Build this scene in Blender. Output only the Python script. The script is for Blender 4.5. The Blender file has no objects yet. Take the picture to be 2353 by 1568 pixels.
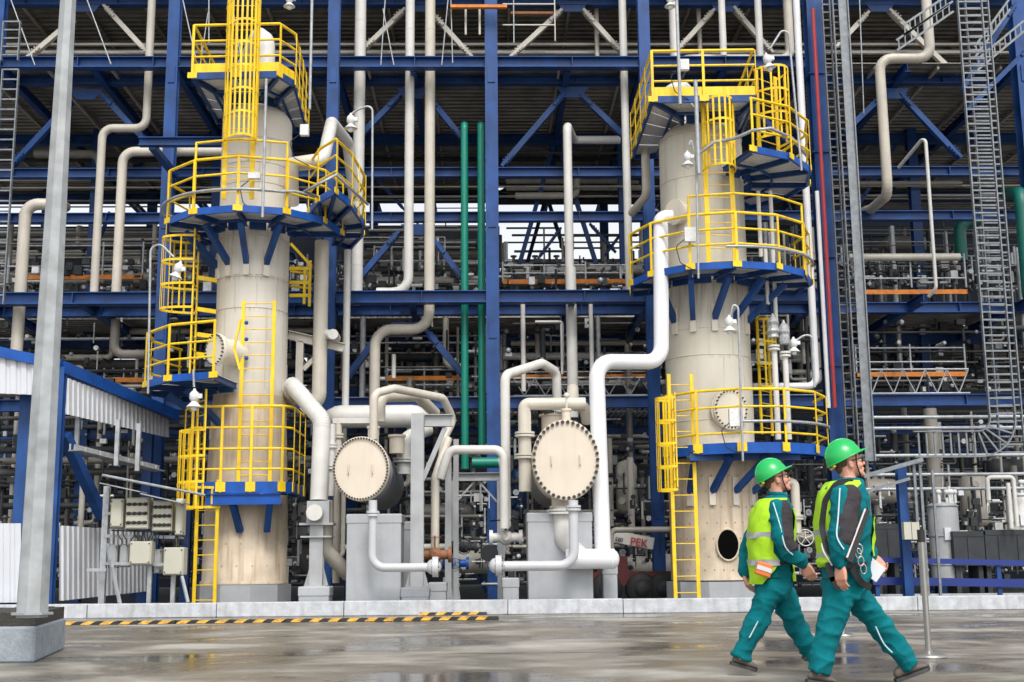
import bpy, bmesh, math, random
from mathutils import Vector, Matrix, noise
R=math.radians
random.seed(7)
SC=bpy.context.scene; C=SC.collection
# ---------------- camera, world, sun, exposure
CAMZ=.906; F=2854.0; CX,CY=1176.5,784.0
cam=bpy.data.objects.new('camera',bpy.data.cameras.new('camera')); C.objects.link(cam)
cam.data.sensor_width=36; cam.data.lens=36*F/2353; cam.data.clip_start=.1; cam.data.clip_end=600
CR=Matrix.Rotation(R(-1.2),3,'Z')@Matrix.Rotation(R(90+10.25),3,'X')@Matrix.Rotation(R(-.5),3,'Z')
CP=Vector((0,0,CAMZ))
cam.matrix_world=Matrix.Translation(CP)@CR.to_4x4()
SC.camera=cam
w=bpy.data.worlds.new('World'); SC.world=w; w.use_nodes=True
nt=w.node_tree; nt.nodes.clear()
sky=nt.nodes.new('ShaderNodeTexSky'); sky.sky_type='NISHITA'; sky.sun_disc=False
sky.sun_elevation=R(52); sky.sun_rotation=R(168); sky.dust_density=3.0; sky.ozone_density=1
hs=nt.nodes.new('ShaderNodeHueSaturation'); hs.inputs['Saturation'].default_value=.16; hs.inputs['Value'].default_value=1.35
bg=nt.nodes.new('ShaderNodeBackground'); bg.inputs['Strength'].default_value=.15
wo=nt.nodes.new('ShaderNodeOutputWorld')
nt.links.new(sky.outputs[0],hs.inputs['Color']); nt.links.new(hs.outputs[0],bg.inputs[0]); nt.links.new(bg.outputs[0],wo.inputs[0])
sl=bpy.data.lights.new('sun','SUN'); sl.energy=1.5; sl.angle=R(14); sl.color=(1,.96,.9)
sun=bpy.data.objects.new('sun',sl); C.objects.link(sun)
# sun stands behind the camera, a little left
sd=Vector((math.sin(R(168))*math.cos(R(52)),math.cos(R(168))*math.cos(R(52)),math.sin(R(52))))
sun.rotation_euler=(-sd).to_track_quat('-Z','Y').to_euler(); sun.location=(0,-20,30)
SC.view_settings.view_transform='Standard'; SC.view_settings.look='None'; SC.view_settings.exposure=.24; SC.view_settings.gamma=1
SC.cycles.max_bounces=5; SC.cycles.diffuse_bounces=3

# ---------------- pixel of the photograph (2353 wide) -> place
def ray(px,py): return CR@Vector(((px-CX)/F,(CY-py)/F,-1))
def P(px,py,Y):
    d=ray(px,py); return CP+d*(Y/d.y)
def PZ(px,py,z):
    d=ray(px,py); return CP+d*((z-CAMZ)/d.z)
def G(px,py): return PZ(px,py,0)
def ZP(py,Y,px=1176): return P(px,py,Y).z
def m(r,Y): return r*Y/F*1.02

# ---------------- materials
MATS={}
def mat(name,col,rough=.5,metal=0,var=.12,scale=3,streak=0,streakcol=(.12,.09,.06),bump=0,spec=.5,bscale=40,coat=0,bandz=()):
    if name in MATS: return MATS[name]
    M=bpy.data.materials.new(name); M.use_nodes=True; t=M.node_tree; N=t.nodes; L=t.links
    b=N['Principled BSDF']; b.inputs['Roughness'].default_value=rough; b.inputs['Metallic'].default_value=metal
    b.inputs['Specular IOR Level'].default_value=spec
    if coat: b.inputs['Coat Weight'].default_value=coat
    ge=N.new('ShaderNodeNewGeometry')
    no=N.new('ShaderNodeTexNoise'); no.inputs['Scale'].default_value=scale; no.inputs['Detail'].default_value=6
    L.new(ge.outputs['Position'],no.inputs['Vector'])
    mr=N.new('ShaderNodeMapRange'); mr.inputs[1].default_value=.3; mr.inputs[2].default_value=.7; mr.inputs[3].default_value=1-var; mr.inputs[4].default_value=1+var*.5
    L.new(no.outputs[0],mr.inputs[0])
    mx=N.new('ShaderNodeMix'); mx.data_type='RGBA'; mx.blend_type='MULTIPLY'; mx.inputs[0].default_value=1
    mx.inputs[6].default_value=(*col,1); L.new(mr.outputs[0],mx.inputs[7])
    out=mx.outputs[2]
    if streak:
        mp=N.new('ShaderNodeMapping'); mp.inputs['Scale'].default_value=(5,5,.35); L.new(ge.outputs['Position'],mp.inputs[0])
        n2=N.new('ShaderNodeTexNoise'); n2.inputs['Scale'].default_value=1.7; n2.inputs['Detail'].default_value=5; L.new(mp.outputs[0],n2.inputs['Vector'])
        m2=N.new('ShaderNodeMapRange'); m2.inputs[1].default_value=.5; m2.inputs[2].default_value=.78; m2.inputs[4].default_value=streak; L.new(n2.outputs[0],m2.inputs[0])
        x2=N.new('ShaderNodeMix'); x2.data_type='RGBA'; L.new(m2.outputs[0],x2.inputs[0]); L.new(out,x2.inputs[6]); x2.inputs[7].default_value=(*streakcol,1); out=x2.outputs[2]
    for (z0,hh,amt) in bandz:
        sp=N.new('ShaderNodeSeparateXYZ'); L.new(ge.outputs['Position'],sp.inputs[0])
        mz=N.new('ShaderNodeMapRange'); mz.inputs[1].default_value=z0-hh; mz.inputs[2].default_value=z0; L.new(sp.outputs[2],mz.inputs[0])
        lt=N.new('ShaderNodeMath'); lt.operation='LESS_THAN'; lt.inputs[1].default_value=z0; L.new(sp.outputs[2],lt.inputs[0])
        mp3=N.new('ShaderNodeMapping'); mp3.inputs['Scale'].default_value=(9,9,.6); L.new(ge.outputs['Position'],mp3.inputs[0])
        n5=N.new('ShaderNodeTexNoise'); n5.inputs['Scale'].default_value=2; n5.inputs['Detail'].default_value=4; L.new(mp3.outputs[0],n5.inputs['Vector'])
        m5=N.new('ShaderNodeMapRange'); m5.inputs[1].default_value=.45; m5.inputs[2].default_value=.68; m5.inputs[4].default_value=amt; L.new(n5.outputs[0],m5.inputs[0])
        a1=N.new('ShaderNodeMath'); a1.operation='MULTIPLY'; L.new(mz.outputs[0],a1.inputs[0]); L.new(lt.outputs[0],a1.inputs[1])
        a2=N.new('ShaderNodeMath'); a2.operation='MULTIPLY'; L.new(a1.outputs[0],a2.inputs[0]); L.new(m5.outputs[0],a2.inputs[1])
        x5=N.new('ShaderNodeMix'); x5.data_type='RGBA'; L.new(a2.outputs[0],x5.inputs[0]); L.new(out,x5.inputs[6]); x5.inputs[7].default_value=(.16,.13,.09,1); out=x5.outputs[2]
    L.new(out,b.inputs['Base Color'])
    r2=N.new('ShaderNodeMapRange'); r2.inputs[3].default_value=max(.05,rough-.1); r2.inputs[4].default_value=min(1,rough+.15); L.new(no.outputs[0],r2.inputs[0]); L.new(r2.outputs[0],b.inputs['Roughness'])
    if bump:
        nb=N.new('ShaderNodeTexNoise'); nb.inputs['Scale'].default_value=bscale; nb.inputs['Detail'].default_value=4; L.new(ge.outputs['Position'],nb.inputs['Vector'])
        bu=N.new('ShaderNodeBump'); bu.inputs['Strength'].default_value=bump; bu.inputs['Distance'].default_value=.02; L.new(nb.outputs[0],bu.inputs['Height']); L.new(bu.outputs[0],b.inputs['Normal'])
    MATS[name]=M; return M
blue=mat('blue_paint',(.013,.06,.22),.42,var=.38,scale=2.2,streak=.4,streakcol=(.03,.10,.24),spec=.35)
bright=mat('bright_blue_paint',(.006,.082,.38),.4,var=.28,scale=3,streak=.3,streakcol=(.01,.05,.2),spec=.35)
yellow=mat('yellow_paint',(.88,.60,.01),.42,var=.14,scale=4,streak=.55,streakcol=(.55,.27,.02))
cream=mat('cream_cladding',(.66,.61,.515),.45,var=.07,scale=1.1,streak=.3,streakcol=(.40,.34,.26),bump=.12,bscale=5)
creampipe=mat('cream_pipe_paint',(.56,.52,.445),.42,var=.12,scale=2,streak=.3,streakcol=(.32,.27,.2))
greige=mat('grey_beige_pipe_paint',(.50,.47,.41),.45,var=.16,scale=2,streak=.3,streakcol=(.25,.22,.18))
dimpipe=mat('shade_toned_pipe_paint',(.22,.205,.18),.5,var=.3,scale=1.5)  # pipe paint darkened to stand in for shade inside the rack
white=mat('white_paint',(.70,.71,.74),.35,var=.08,scale=2)
offwhite=mat('off_white_paint',(.60,.59,.56),.4,var=.1,scale=3,streak=.25,streakcol=(.42,.4,.36))
skirt=mat('skirt_fireproofing',(.60,.505,.385),.7,var=.22,scale=2.2,streak=.75,streakcol=(.30,.20,.11),bump=.25,bscale=14)
plate=mat('cover_plate_paint',(.64,.565,.465),.45,var=.07,scale=2,streak=.25,streakcol=(.5,.4,.28))
tray_m=mat('dull_zinc',(.21,.23,.25),.5,metal=.3,var=.3,scale=9)
galv=mat('galvanised_steel',(.38,.40,.42),.42,metal=.35,var=.25,scale=9)
steel=mat('brushed_steel',(.42,.41,.39),.28,metal=.9,var=.1)
greysteel=mat('grey_paint',(.36,.37,.38),.45,var=.15,streak=.35,streakcol=(.22,.2,.18))
green=mat('green_pipe_paint',(.0,.20,.14),.38,var=.12,scale=2)
teal=mat('dark_green_pipe_paint',(.0,.11,.085),.42,var=.12)
orange=mat('orange_paint',(.62,.2,.025),.6,var=.3,scale=6)
redp=mat('red_paint',(.40,.035,.04),.4,var=.15)
black=mat('black_rubber',(.018,.018,.018),.6,var=.2)
dark=mat('dark_grey_metal',(.045,.05,.055),.6,var=.3,scale=4,spec=.25)
bolt=mat('dark_bolt_steel',(.05,.045,.04),.5,metal=.4)
conc=mat('painted_concrete',(.37,.385,.405),.75,var=.1,scale=3,streak=.22,streakcol=(.2,.2,.2),bump=.15,bscale=18)
concdark=mat('dark_concrete',(.055,.052,.045),.9,var=.3,scale=8,bump=.8,bscale=30)
kerbm=mat('kerb_paint',(.50,.52,.55),.7,var=.22,scale=6,streak=.4,streakcol=(.18,.18,.18),bump=.4,bscale=30)
rust=mat('rusted_steel',(.26,.11,.05),.7,var=.3,scale=8)
deckm=mat('decking_metal',(.23,.215,.19),.35,metal=.3,var=.5,scale=1.3)
grat=mat('grating_metal',(.66,.66,.67),.6,metal=.2,var=.2,scale=20)
lampm=mat('lamp_white_metal',(.66,.67,.66),.4,var=.15,scale=14)
boxm=mat('cabinet_paint',(.46,.45,.37),.4,var=.06)
cladw=mat('white_cladding',(.58,.60,.64),.35,var=.1,scale=1,streak=.2,streakcol=(.5,.5,.5))

# ---------------- mesh builder
class MB:
    def __init__(s): s.v=[];s.f=[];s.sm=[]
    def add(s,vs,fs,smooth=False):
        o=len(s.v); s.v+= [Vector(v) for v in vs]; s.f+=[tuple(i+o for i in f) for f in fs]; s.sm+=[smooth]*len(fs)
    def box(s,c,sz,rot=None):
        x,y,z=[q/2 for q in sz]; c=Vector(c)
        vs=[Vector((a*x,b*y,d*z)) for a in(-1,1) for b in(-1,1) for d in(-1,1)]
        if rot: vs=[rot@v for v in vs]
        s.add([c+v for v in vs],[(0,1,3,2),(4,6,7,5),(0,4,5,1),(2,3,7,6),(0,2,6,4),(1,5,7,3)])
    def bb(s,x0,x1,y0,y1,z0,z1): s.box(((x0+x1)/2,(y0+y1)/2,(z0+z1)/2),(abs(x1-x0),abs(y1-y0),abs(z1-z0)))
    def fr(s,a,b,up=(0,0,1)):
        a=Vector(a);b=Vector(b);d=(b-a); L=d.length; d.normalize(); u=Vector(up)
        if abs(d.dot(u))>.98: u=Vector((0,1,0))
        sx=d.cross(u).normalized(); uz=sx.cross(d).normalized()
        return a,b,L,Matrix((sx,d,uz)).transposed()
    def bar(s,a,b,w,h,up=(0,0,1)):
        a,b,L,r=s.fr(a,b,up); s.box((a+b)/2,(w,L,h),r)
    def ibeam(s,a,b,w,h,t=.02,up=(0,0,1)):
        a,b,L,r=s.fr(a,b,up); c=(a+b)/2; o=r@Vector((0,0,h/2-t/2))
        s.box(c+o,(w,L,t),r); s.box(c-o,(w,L,t),r); s.box(c,(t*.8,L-.004,h-2*t),r)
    def ring(s,pts,frames,rs,seg,smooth=True,caps=True):
        n=len(pts);vs=[]
        for p,(u,v),r in zip(pts,frames,rs):
            for k in range(seg):
                a=2*math.pi*k/seg; vs.append(p+u*(math.cos(a)*r)+v*(math.sin(a)*r))
        fs=[]
        for i in range(n-1):
            for k in range(seg):
                k2=(k+1)%seg; fs.append((i*seg+k,i*seg+k2,(i+1)*seg+k2,(i+1)*seg+k))
        s.add(vs,fs,smooth)
        if caps:
            s.add(vs[:seg],[tuple(range(seg))[::-1]]); s.add(vs[-seg:],[tuple(range(seg))])
    def tube(s,path,r,seg=12,caps=True):
        pts=[Vector(p) for p in path]; pts=[p for i,p in enumerate(pts) if i==0 or (p-pts[i-1]).length>1e-5]
        fr=[];t0=None
        for i,p in enumerate(pts):
            a=pts[max(i-1,0)];b=pts[min(i+1,len(pts)-1)]; t=(b-a).normalized()
            if t0 is None:
                u=t.cross(Vector((.13,.29,.95))); 
                if u.length<.1:u=t.cross(Vector((1,0,0)))
                u.normalize()
            else:
                q=t0.rotation_difference(t); u=(q@u).normalized()
            t0=t; fr.append((u,t.cross(u).normalized()))
        rs=r if isinstance(r,(list,tuple)) else [r]*len(pts)
        s.ring(pts,fr,rs,seg,True,caps)
    def cyl(s,a,b,r,seg=16,r2=None):
        s.tube([a,b],[r,r if r2 is None else r2],seg)
    def lathe(s,c,axis,prof,seg=32,sy=1.0,smooth=True,caps=True):
        # prof: list of (radius, distance along axis)
        c=Vector(c);ax=Vector(axis).normalized(); 
        u=ax.cross(Vector((0,0,1)));  
        if u.length<.1: u=Vector((1,0,0))
        u.normalize(); v=u.cross(ax).normalized()
        vs=[];n=len(prof)
        for r,d in prof:
            for k in range(seg):
                a=2*math.pi*k/seg; vs.append(c+ax*d+u*(r*math.cos(a))+v*(r*math.sin(a)*sy))
        fs=[(i*seg+k,i*seg+(k+1)%seg,(i+1)*seg+(k+1)%seg,(i+1)*seg+k) for i in range(n-1) for k in range(seg)]
        s.add(vs,fs,smooth)
        if caps:
            if prof[0][0]>1e-4: s.add(vs[:seg],[tuple(range(seg))[::-1]])
            if prof[-1][0]>1e-4: s.add(vs[-seg:],[tuple(range(seg))])
    def ball(s,c,r,seg=12,sc=(1,1,1)):
        n=seg//2; vs=[];c=Vector(c)
        for i in range(n+1):
            t=math.pi*i/n
            for k in range(seg):
                a=2*math.pi*k/seg; vs.append(c+Vector((math.sin(t)*math.cos(a)*r*sc[0],math.sin(t)*math.sin(a)*r*sc[1],math.cos(t)*r*sc[2])))
        s.add(vs,[(i*seg+k,(i+1)*seg+k,(i+1)*seg+(k+1)%seg,i*seg+(k+1)%seg) for i in range(n) for k in range(seg)],True)
    def prism(s,poly,z0,z1):
        n=len(poly); vs=[Vector((p[0],p[1],z0)) for p in poly]+[Vector((p[0],p[1],z1)) for p in poly]
        s.add(vs,[tuple(range(n))[::-1],tuple(range(n,2*n))]+[(i,(i+1)%n,(i+1)%n+n,i+n) for i in range(n)])
    def build(s,name,material,parent=None,fix=True):
        me=bpy.data.meshes.new(name)
        if parent is None:
            xs=[v.x for v in s.v];ys=[v.y for v in s.v];zs=[v.z for v in s.v]
            o=Vector(((min(xs)+max(xs))/2,(min(ys)+max(ys))/2,min(zs)))
        else: o=Vector((0,0,0))
        me.from_pydata([v-o for v in s.v],[],s.f)
        me.polygons.foreach_set('use_smooth',s.sm)
        me.materials.append(material)
        if fix:
            bm=bmesh.new(); bm.from_mesh(me); bmesh.ops.recalc_face_normals(bm,faces=bm.faces); bm.to_mesh(me); bm.free()
        ob=bpy.data.objects.new(name,me); C.objects.link(ob)
        if parent is None: ob.location=o
        else:
            ob.parent=parent
            if not parent.get('_w'): ob.matrix_parent_inverse=Matrix.Translation(-parent.location)
            # children of mesh parts carry world coordinates too
            ob['_w']=1
        return ob
def tag(o,label=None,cat=None,group=None,kind=None):
    if label:o['label']=label
    if cat:o['category']=cat
    if group:o['group']=group
    if kind:o['kind']=kind
    return o
def thing(name,label,cat,loc,group=None):
    o=bpy.data.objects.new(name,None); C.objects.link(o); o.location=loc; o.empty_display_size=.3
    return tag(o,label,cat,group)
def struct(name,mb,mt): return tag(mb.build(name,mt),kind='structure')

def fillet(pts,r,n=7):
    pts=[Vector(p) for p in pts]; out=[pts[0]]
    for i in range(1,len(pts)-1):
        p=pts[i];a=(pts[i-1]-p);b=(pts[i+1]-p);la,lb=a.length,b.length
        a.normalize();b.normalize(); ang=a.angle(b)
        if ang>3.0: out.append(p); continue
        d=min(r/math.tan(ang/2),la*.49,lb*.49); rr=d*math.tan(ang/2)
        cdir=(a+b).normalized(); c=p+cdir*(rr/math.sin(ang/2)); s0=p+a*d-c; s1=p+b*d-c
        tot=s0.angle(s1); ax=s0.cross(s1)
        for k in range(n+1): out.append(c+Matrix.Rotation(tot*k/n,3,ax)@s0)
    out.append(pts[-1]); return out
def snap(pts):
    for i in range(1,len(pts)):
        a,b=pts[i-1],pts[i]; dx,dz=abs(a.x-b.x),abs(a.z-b.z)
        if abs(a.y-b.y)<.02:
            if dx<.2*dz and dx<.6: b.x=a.x
            elif dz<.12*dx: b.z=a.z
    return pts
def ppts(spec,Y):
    out=[]
    for q in spec: out.append(P(q[0],q[1],q[2] if len(q)>2 else Y))
    return snap(out)
STUFF=None
def flush_stuff(name,label,cat):
    global STUFF
    V=[];Fs=[];S=[];MI=[];ms=[]
    for i,(k,mb) in enumerate(STUFF.items()):
        o=len(V); V+=mb.v; Fs+=[tuple(j+o for j in f) for f in mb.f]; S+=mb.sm; MI+=[i]*len(mb.f); ms.append(MATS[k])
    me=bpy.data.meshes.new(name); me.from_pydata(V,[],Fs); me.polygons.foreach_set('use_smooth',S); me.polygons.foreach_set('material_index',MI)
    for q in ms: me.materials.append(q)
    o=bpy.data.objects.new(name,me); C.objects.link(o); STUFF=None
    return tag(o,label,cat,kind='stuff')
# a pipe: one mesh, optional flanges as parts
def pipe(label,spec,rpx,mt,Y,name='pipe',cat='pipe',group=None,bend=2.2,flanges=(),seg=14,world=False,bands=0):
    pts=spec if world else ppts(spec,Y)
    r=rpx if world else m(rpx,Y)
    path=fillet(pts,r*bend,4 if world else 7)
    if world and STUFF is not None:
        STUFF.setdefault(mt.name,MB()).tube(path,r,8); return
    mb=MB(); mb.tube(path,r,seg)
    if bands:   # seams of the cladding, and of the segmented bends
        for i in range(1,len(path)-1):
            d=(path[i+1]-path[i-1]).normalized(); 
            if (path[i]-path[i-1]).length<r*2.2 or (path[i+1]-path[i]).length<r*2.2: mb.cyl(path[i]-d*.011,path[i]+d*.011,r*1.03,seg)
        for i in range(1,len(path)):
            a,b=path[i-1],path[i]; L=(b-a).length
            if L>bands*1.3:
                d=(b-a)/L; k=bands*.6
                while k<L-.1:
                    mb.cyl(a+d*k,a+d*(k+.03),r*1.035,seg); k+=bands
    o=mb.build(name,mt); tag(o,label,cat,group)
    for (i,t) in flanges:
        a,b=pts[i],pts[i+1]; c=a.lerp(b,t); d=(b-a).normalized(); f=MB()
        f.cyl(c-d*.05,c-d*.008,r*1.55,18); f.cyl(c+d*.008,c+d*.05,r*1.55,18)
        fo=f.build('flange',mt,o)
    return o
# ================= SETTING
g=MB(); g.add([(-300,-60,0),(300,-60,0),(300,400,0),(-300,400,0)],[(0,1,2,3)])
def floor_mat():
    M=bpy.data.materials.new('wet_concrete'); M.use_nodes=True; t=M.node_tree;N=t.nodes;L=t.links;b=N['Principled BSDF']
    ge=N.new('ShaderNodeNewGeometry')
    mp=N.new('ShaderNodeMapping'); mp.inputs['Scale'].default_value=(.5,.6,1); L.new(ge.outputs['Position'],mp.inputs[0])
    n=N.new('ShaderNodeTexNoise'); n.inputs['Scale'].default_value=.9; n.inputs['Detail'].default_value=9; n.inputs['Roughness'].default_value=.62; n.inputs['Distortion'].default_value=.25; L.new(mp.outputs[0],n.inputs['Vector'])
    cr=N.new('ShaderNodeValToRGB'); e=cr.color_ramp.elements; e[0].position=.36; e[0].color=(.08,.068,.052,1); e[1].position=.66; e[1].color=(.45,.435,.40,1)
    x=e.new(.5); x.color=(.20,.18,.15,1); L.new(n.outputs[0],cr.inputs[0])
    n3=N.new('ShaderNodeTexNoise'); n3.inputs['Scale'].default_value=.25; n3.inputs['Detail'].default_value=3; L.new(ge.outputs['Position'],n3.inputs['Vector'])
    mx=N.new('ShaderNodeMix'); mx.data_type='RGBA'; mx.blend_type='MULTIPLY'; mx.inputs[0].default_value=.6
    c3=N.new('ShaderNodeValToRGB'); c3.color_ramp.elements[0].color=(.42,.38,.31,1); c3.color_ramp.elements[0].position=.35; c3.color_ramp.elements[1].color=(1,1,1,1); c3.color_ramp.elements[1].position=.6; L.new(n3.outputs[0],c3.inputs[0])
    L.new(cr.outputs[0],mx.inputs[6]); L.new(c3.outputs[0],mx.inputs[7])
    # fine grit
    n4=N.new('ShaderNodeTexNoise'); n4.inputs['Scale'].default_value=26; n4.inputs['Detail'].default_value=4; L.new(ge.outputs['Position'],n4.inputs['Vector'])
    m4=N.new('ShaderNodeMapRange'); m4.inputs[3].default_value=.8; m4.inputs[4].default_value=1.2; L.new(n4.outputs[0],m4.inputs[0])
    x4=N.new('ShaderNodeMix'); x4.data_type='RGBA'; x4.blend_type='MULTIPLY'; x4.inputs[0].default_value=1; L.new(mx.outputs[2],x4.inputs[6]); L.new(m4.outputs[0],x4.inputs[7])
    L.new(x4.outputs[2],b.inputs['Base Color'])
    r=N.new('ShaderNodeMapRange'); r.inputs[1].default_value=.38; r.inputs[2].default_value=.6; r.inputs[3].default_value=.08; r.inputs[4].default_value=.65; L.new(n.outputs[0],r.inputs[0]); L.new(r.outputs[0],b.inputs['Roughness'])
    bu=N.new('ShaderNodeBump'); bu.inputs['Strength'].default_value=.15; bu.inputs['Distance'].default_value=.008; L.new(n4.outputs[0],bu.inputs['Height']); L.new(bu.outputs[0],b.inputs['Normal'])
    return M
struct('ground',g,floor_mat())
yk=23.9
g=MB()
for y in(13.4,18.9): g.box((0,y,.0035),(60,.012,.001))
struct('ground_joints',g,mat('joint_filler',(.05,.047,.042),.7))
g=MB(); g.add([(-60,yk+.35,.004),(60,yk+.35,.004),(60,75,.004),(-60,75,.004)],[(0,1,2,3)])
struct('process_area_slab',g,mat('wet_dark_slab',(.075,.075,.07),.28,var=.4,scale=1.2,bump=.2))
# kerb: one long painted containment kerb with joints
kz=.27; g=MB(); x=-26.0; i=0
while x<30:
    L=2.6+.5*math.sin(i*2.3); dz=.006*math.sin(i*5.1)
    g.bb(x,x+L-.012,yk+.004*math.sin(i*3),yk+.3,.002,kz+dz); x+=L; i+=1
ko=struct('kerb',g,kerbm)
bv=ko.modifiers.new('bevel','BEVEL'); bv.width=.015; bv.segments=2
# a second low kerb step further back, right
g=MB(); a=P(2010,1345,26.5); g.bb(a.x,a.x+12,26.5,26.8,.004,.24); struct('inner_kerb',g,kerbm)

# ================= THE BLUE STEEL PIPE RACK BUILDING
FY=30.0; SY=31.3
zA=ZP(132,FY); zT_=ZP(-14,SY)
rack=thing('steel_rack_building','tall open blue steel framed process rack with corrugated decks filling the background','building',(0,34,0))
def part(mb,name,mt,par=None,label=None):
    o=mb.build(name,mt,par or rack)
    if label:o['label']=label
    return o
ZT=ZP(-250,FY)
for px,wpx in((-45,26),(375,27),(757,27),(1132,30),(1497,27),(2395,40)):
    p=P(px,700,FY); w_=m(wpx,FY); g=MB(); g.ibeam((p.x,FY,0.01),(p.x,FY,ZT),w_,w_*.95,.025,up=(0,1,0))
    for zz in (2.2,6.6,9.4,13.2): 
        g.bb(p.x-w_*.3,p.x+w_*.3,FY-w_*.5-.022,FY-w_*.5-.002,zz-.22,zz+.22)
    g.bb(p.x-.3,p.x+.3,FY-.3,FY+.3,.006,.05)
    part(g,'column',blue)
p=P(1897,560,28.6); w_=m(40,28.6); g=MB(); g.ibeam((p.x,28.6,.01),(p.x,28.6,ZT),w_,w_,.03,up=(0,1,0))
for zz in(1.5,3.6,5.4,8,10.6,12.6): g.bb(p.x-w_*.6,p.x+w_*.6,28.6-w_*.62,28.6+w_*.62,zz,zz+.03)
part(g,'column',blue)
# deeper rows of columns
for Yc in(35.5,41.5):
    for px in(-300,40,375,757,1132,1497,1890,2300):
        p=P(px,700,30); g=MB(); g.ibeam((p.x,Yc,0.01),(p.x,Yc,ZT),.28,.28,.02,up=(0,1,0)); part(g,'column',blue)
XL=P(-500,700,FY).x; XR=P(2900,700,FY).x; XM=P(1900,700,FY).x
def hbeam(y,Y,x0,x1,hpx,wd=.25,mt=blue,stiff=0):
    z=ZP(y,Y,1000); g=MB(); g.ibeam((x0,Y,z),(x1,Y,z),wd,m(hpx,Y),.022)
    if stiff:
        x=x0+stiff
        while x<x1: g.bb(x,x+.015,Y-wd/2+.004,Y+wd/2-.004,z-m(hpx,Y)/2+.023,z+m(hpx,Y)/2-.023); x+=stiff
    return part(g,'beam',mt)
cols=[P(q,700,FY).x for q in(-45,375,757,1132,1497)]+[P(1897,560,FY).x]
for a,b in zip(cols,cols[1:]):
    hbeam(146,FY,a+.16,b-.16,27,.28,stiff=1.9); hbeam(-190,FY,a+.16,b-.16,27,.28)
for a,b in zip(cols,cols[1:]):
    hbeam(684,FY,a+.16,b-.16,28,.3,stiff=2.1)
pa=P(320,327,27.8);pb=P(512,327,27.8); g=MB(); g.ibeam(pa,(pb.x,pb.y,pa.z),.2,m(20,28)); g.bar((pa.x+.3,27.8,pa.z-.1),(pa.x+.3,30,pa.z-.1),.15,.15); part(g,'beam',blue)
for y,h in((186,20),(398,22),(500,22),(713,24),(927,26),(5,22)):
    hbeam(y,SY,XL,XR,h,.24,stiff=2.45)
for y in(165,): hbeam(y,SY+.9,XL,XR,10,.2,greige)
# rows behind
for Yr in (35.5,41.5):
    for zf,yy in((ZP(146,FY),0),(ZP(684,FY),0),(ZP(-190,FY),0),(ZP(927,FY),0)):
        g=MB(); g.ibeam((XL,Yr,zf-.1),(XR,Yr,zf-.1),.24,.3,.02); part(g,'beam',blue)
# cross beams running back under the decks
for px in(-45,180,375,560,757,945,1132,1315,1497,1690,1890,2130,2395):
    xx=P(px,700,FY).x
    for zf in (ZP(146,FY)-.02,ZP(-190,FY)-.02,ZP(684,FY)-.02):
        g=MB(); g.ibeam((xx,FY+.2,zf),(xx,44,zf),.16,.24,.016); part(g,'joist',blue)
for i in range(22):
    x=XL+(XR-XL)*(i+.5)/22
    g=MB(); g.bar((x,FY+.6,zA-.03),(x,41,zA-.03),.06,.09); part(g,'purlin',greige)
    g=MB(); g.bar((x+.4,FY+1.5,zT_-.04),(x+.4,45,zT_-.04),.06,.09); part(g,'purlin',greige)
# braces
def brace(a,b,w_=16,mt=blue,Y=SY,both=True):
    pa=P(a[0],a[1],Y);pb=P(b[0],b[1],Y); g=MB(); r=m(w_,Y)/2; d=(pb-pa).normalized()
    g.bar(pa,pb,r*1.5,r*1.7,up=(0,1,0)); 
    g.bar(pa-d*.1,pa+d*.34,r*.9,r*2.8,up=(0,1,0)); g.bar(pb-d*.34,pb+d*.1,r*.9,r*2.8,up=(0,1,0))
    # bolts on the end plates
    for e,s in((pa,1),(pb,-1)):
        for k in range(3):
            for q in(-1,1):
                c=e+d*(s*(.06+k*.09))+Vector((-d.z,0,d.x))*(q*r*.7)
                g.cyl((c.x,c.y-r*1.4-.02,c.z),(c.x,c.y-r*1.4+.01,c.z),.02,6)
    return part(g,'brace',mt)
def gusset(px,py,w_=34,h=20,Y=SY,mt=blue):
    p=P(px,py,Y); g=MB(); a=m(w_,Y)/2;b=m(h,Y)/2
    vs=[(p.x-a,p.z+b),(p.x+a,p.z+b),(p.x+a*.55,p.z-b),(p.x-a*.55,p.z-b)]
    g.add([(x,Y-.1,z) for x,z in vs]+[(x,Y-.075,z) for x,z in vs],[(0,1,2,3),(7,6,5,4),(0,4,5,1),(1,5,6,2),(2,6,7,3),(3,7,4,0)])
    part(g,'gusset_plate',mt)
for a,b in(((1292,222),(1158,378)),((1337,222),(1452,330)),((915,225),(805,335)),((985,225),(1062,318)),
           ((238,222),(340,330)),((160,240),(35,375)),((912,540),(812,655)),((1003,560),(1062,640)),((985,768),(1064,862)),
           ((875,765),(800,865)),((2030,218),(1945,300)),((2072,222),(2200,358)),((1620,222),(1545,300)),((1700,222),(1810,330))):
    brace(a,b,17 if a[1]<600 else 20)
for p in((1315,215),(950,218),(200,220),(2050,218),(960,530),(1660,218),(930,755),(1315,19),(962,19),(200,19),(2020,19),(1665,19)): gusset(*p,w_=78 if p[1]<700 else 60,h=26)
for a,b in(((1285,30),(1178,128)),((1345,30),(1425,118)),((925,28),(838,112)),((1000,40),(1080,128)),((245,20),(345,128)),((165,50),(70,130)),
           ((1635,30),(1560,112)),((1690,25),(1770,118)),((1990,35),(1925,105)),((2048,30),(2190,168))):
    brace(a,b,15,greige)
for a,b in(((1360,520),(1410,575)),((1285,530),(1240,590)),((860,405),(925,478)),((1440,520),(1395,580)),((250,495),(215,585))): brace(a,b,9,blue,Y=36)
for y in(103,122): hbeam(y,SY+.5,XL,XR,5,.1,greige)
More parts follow.
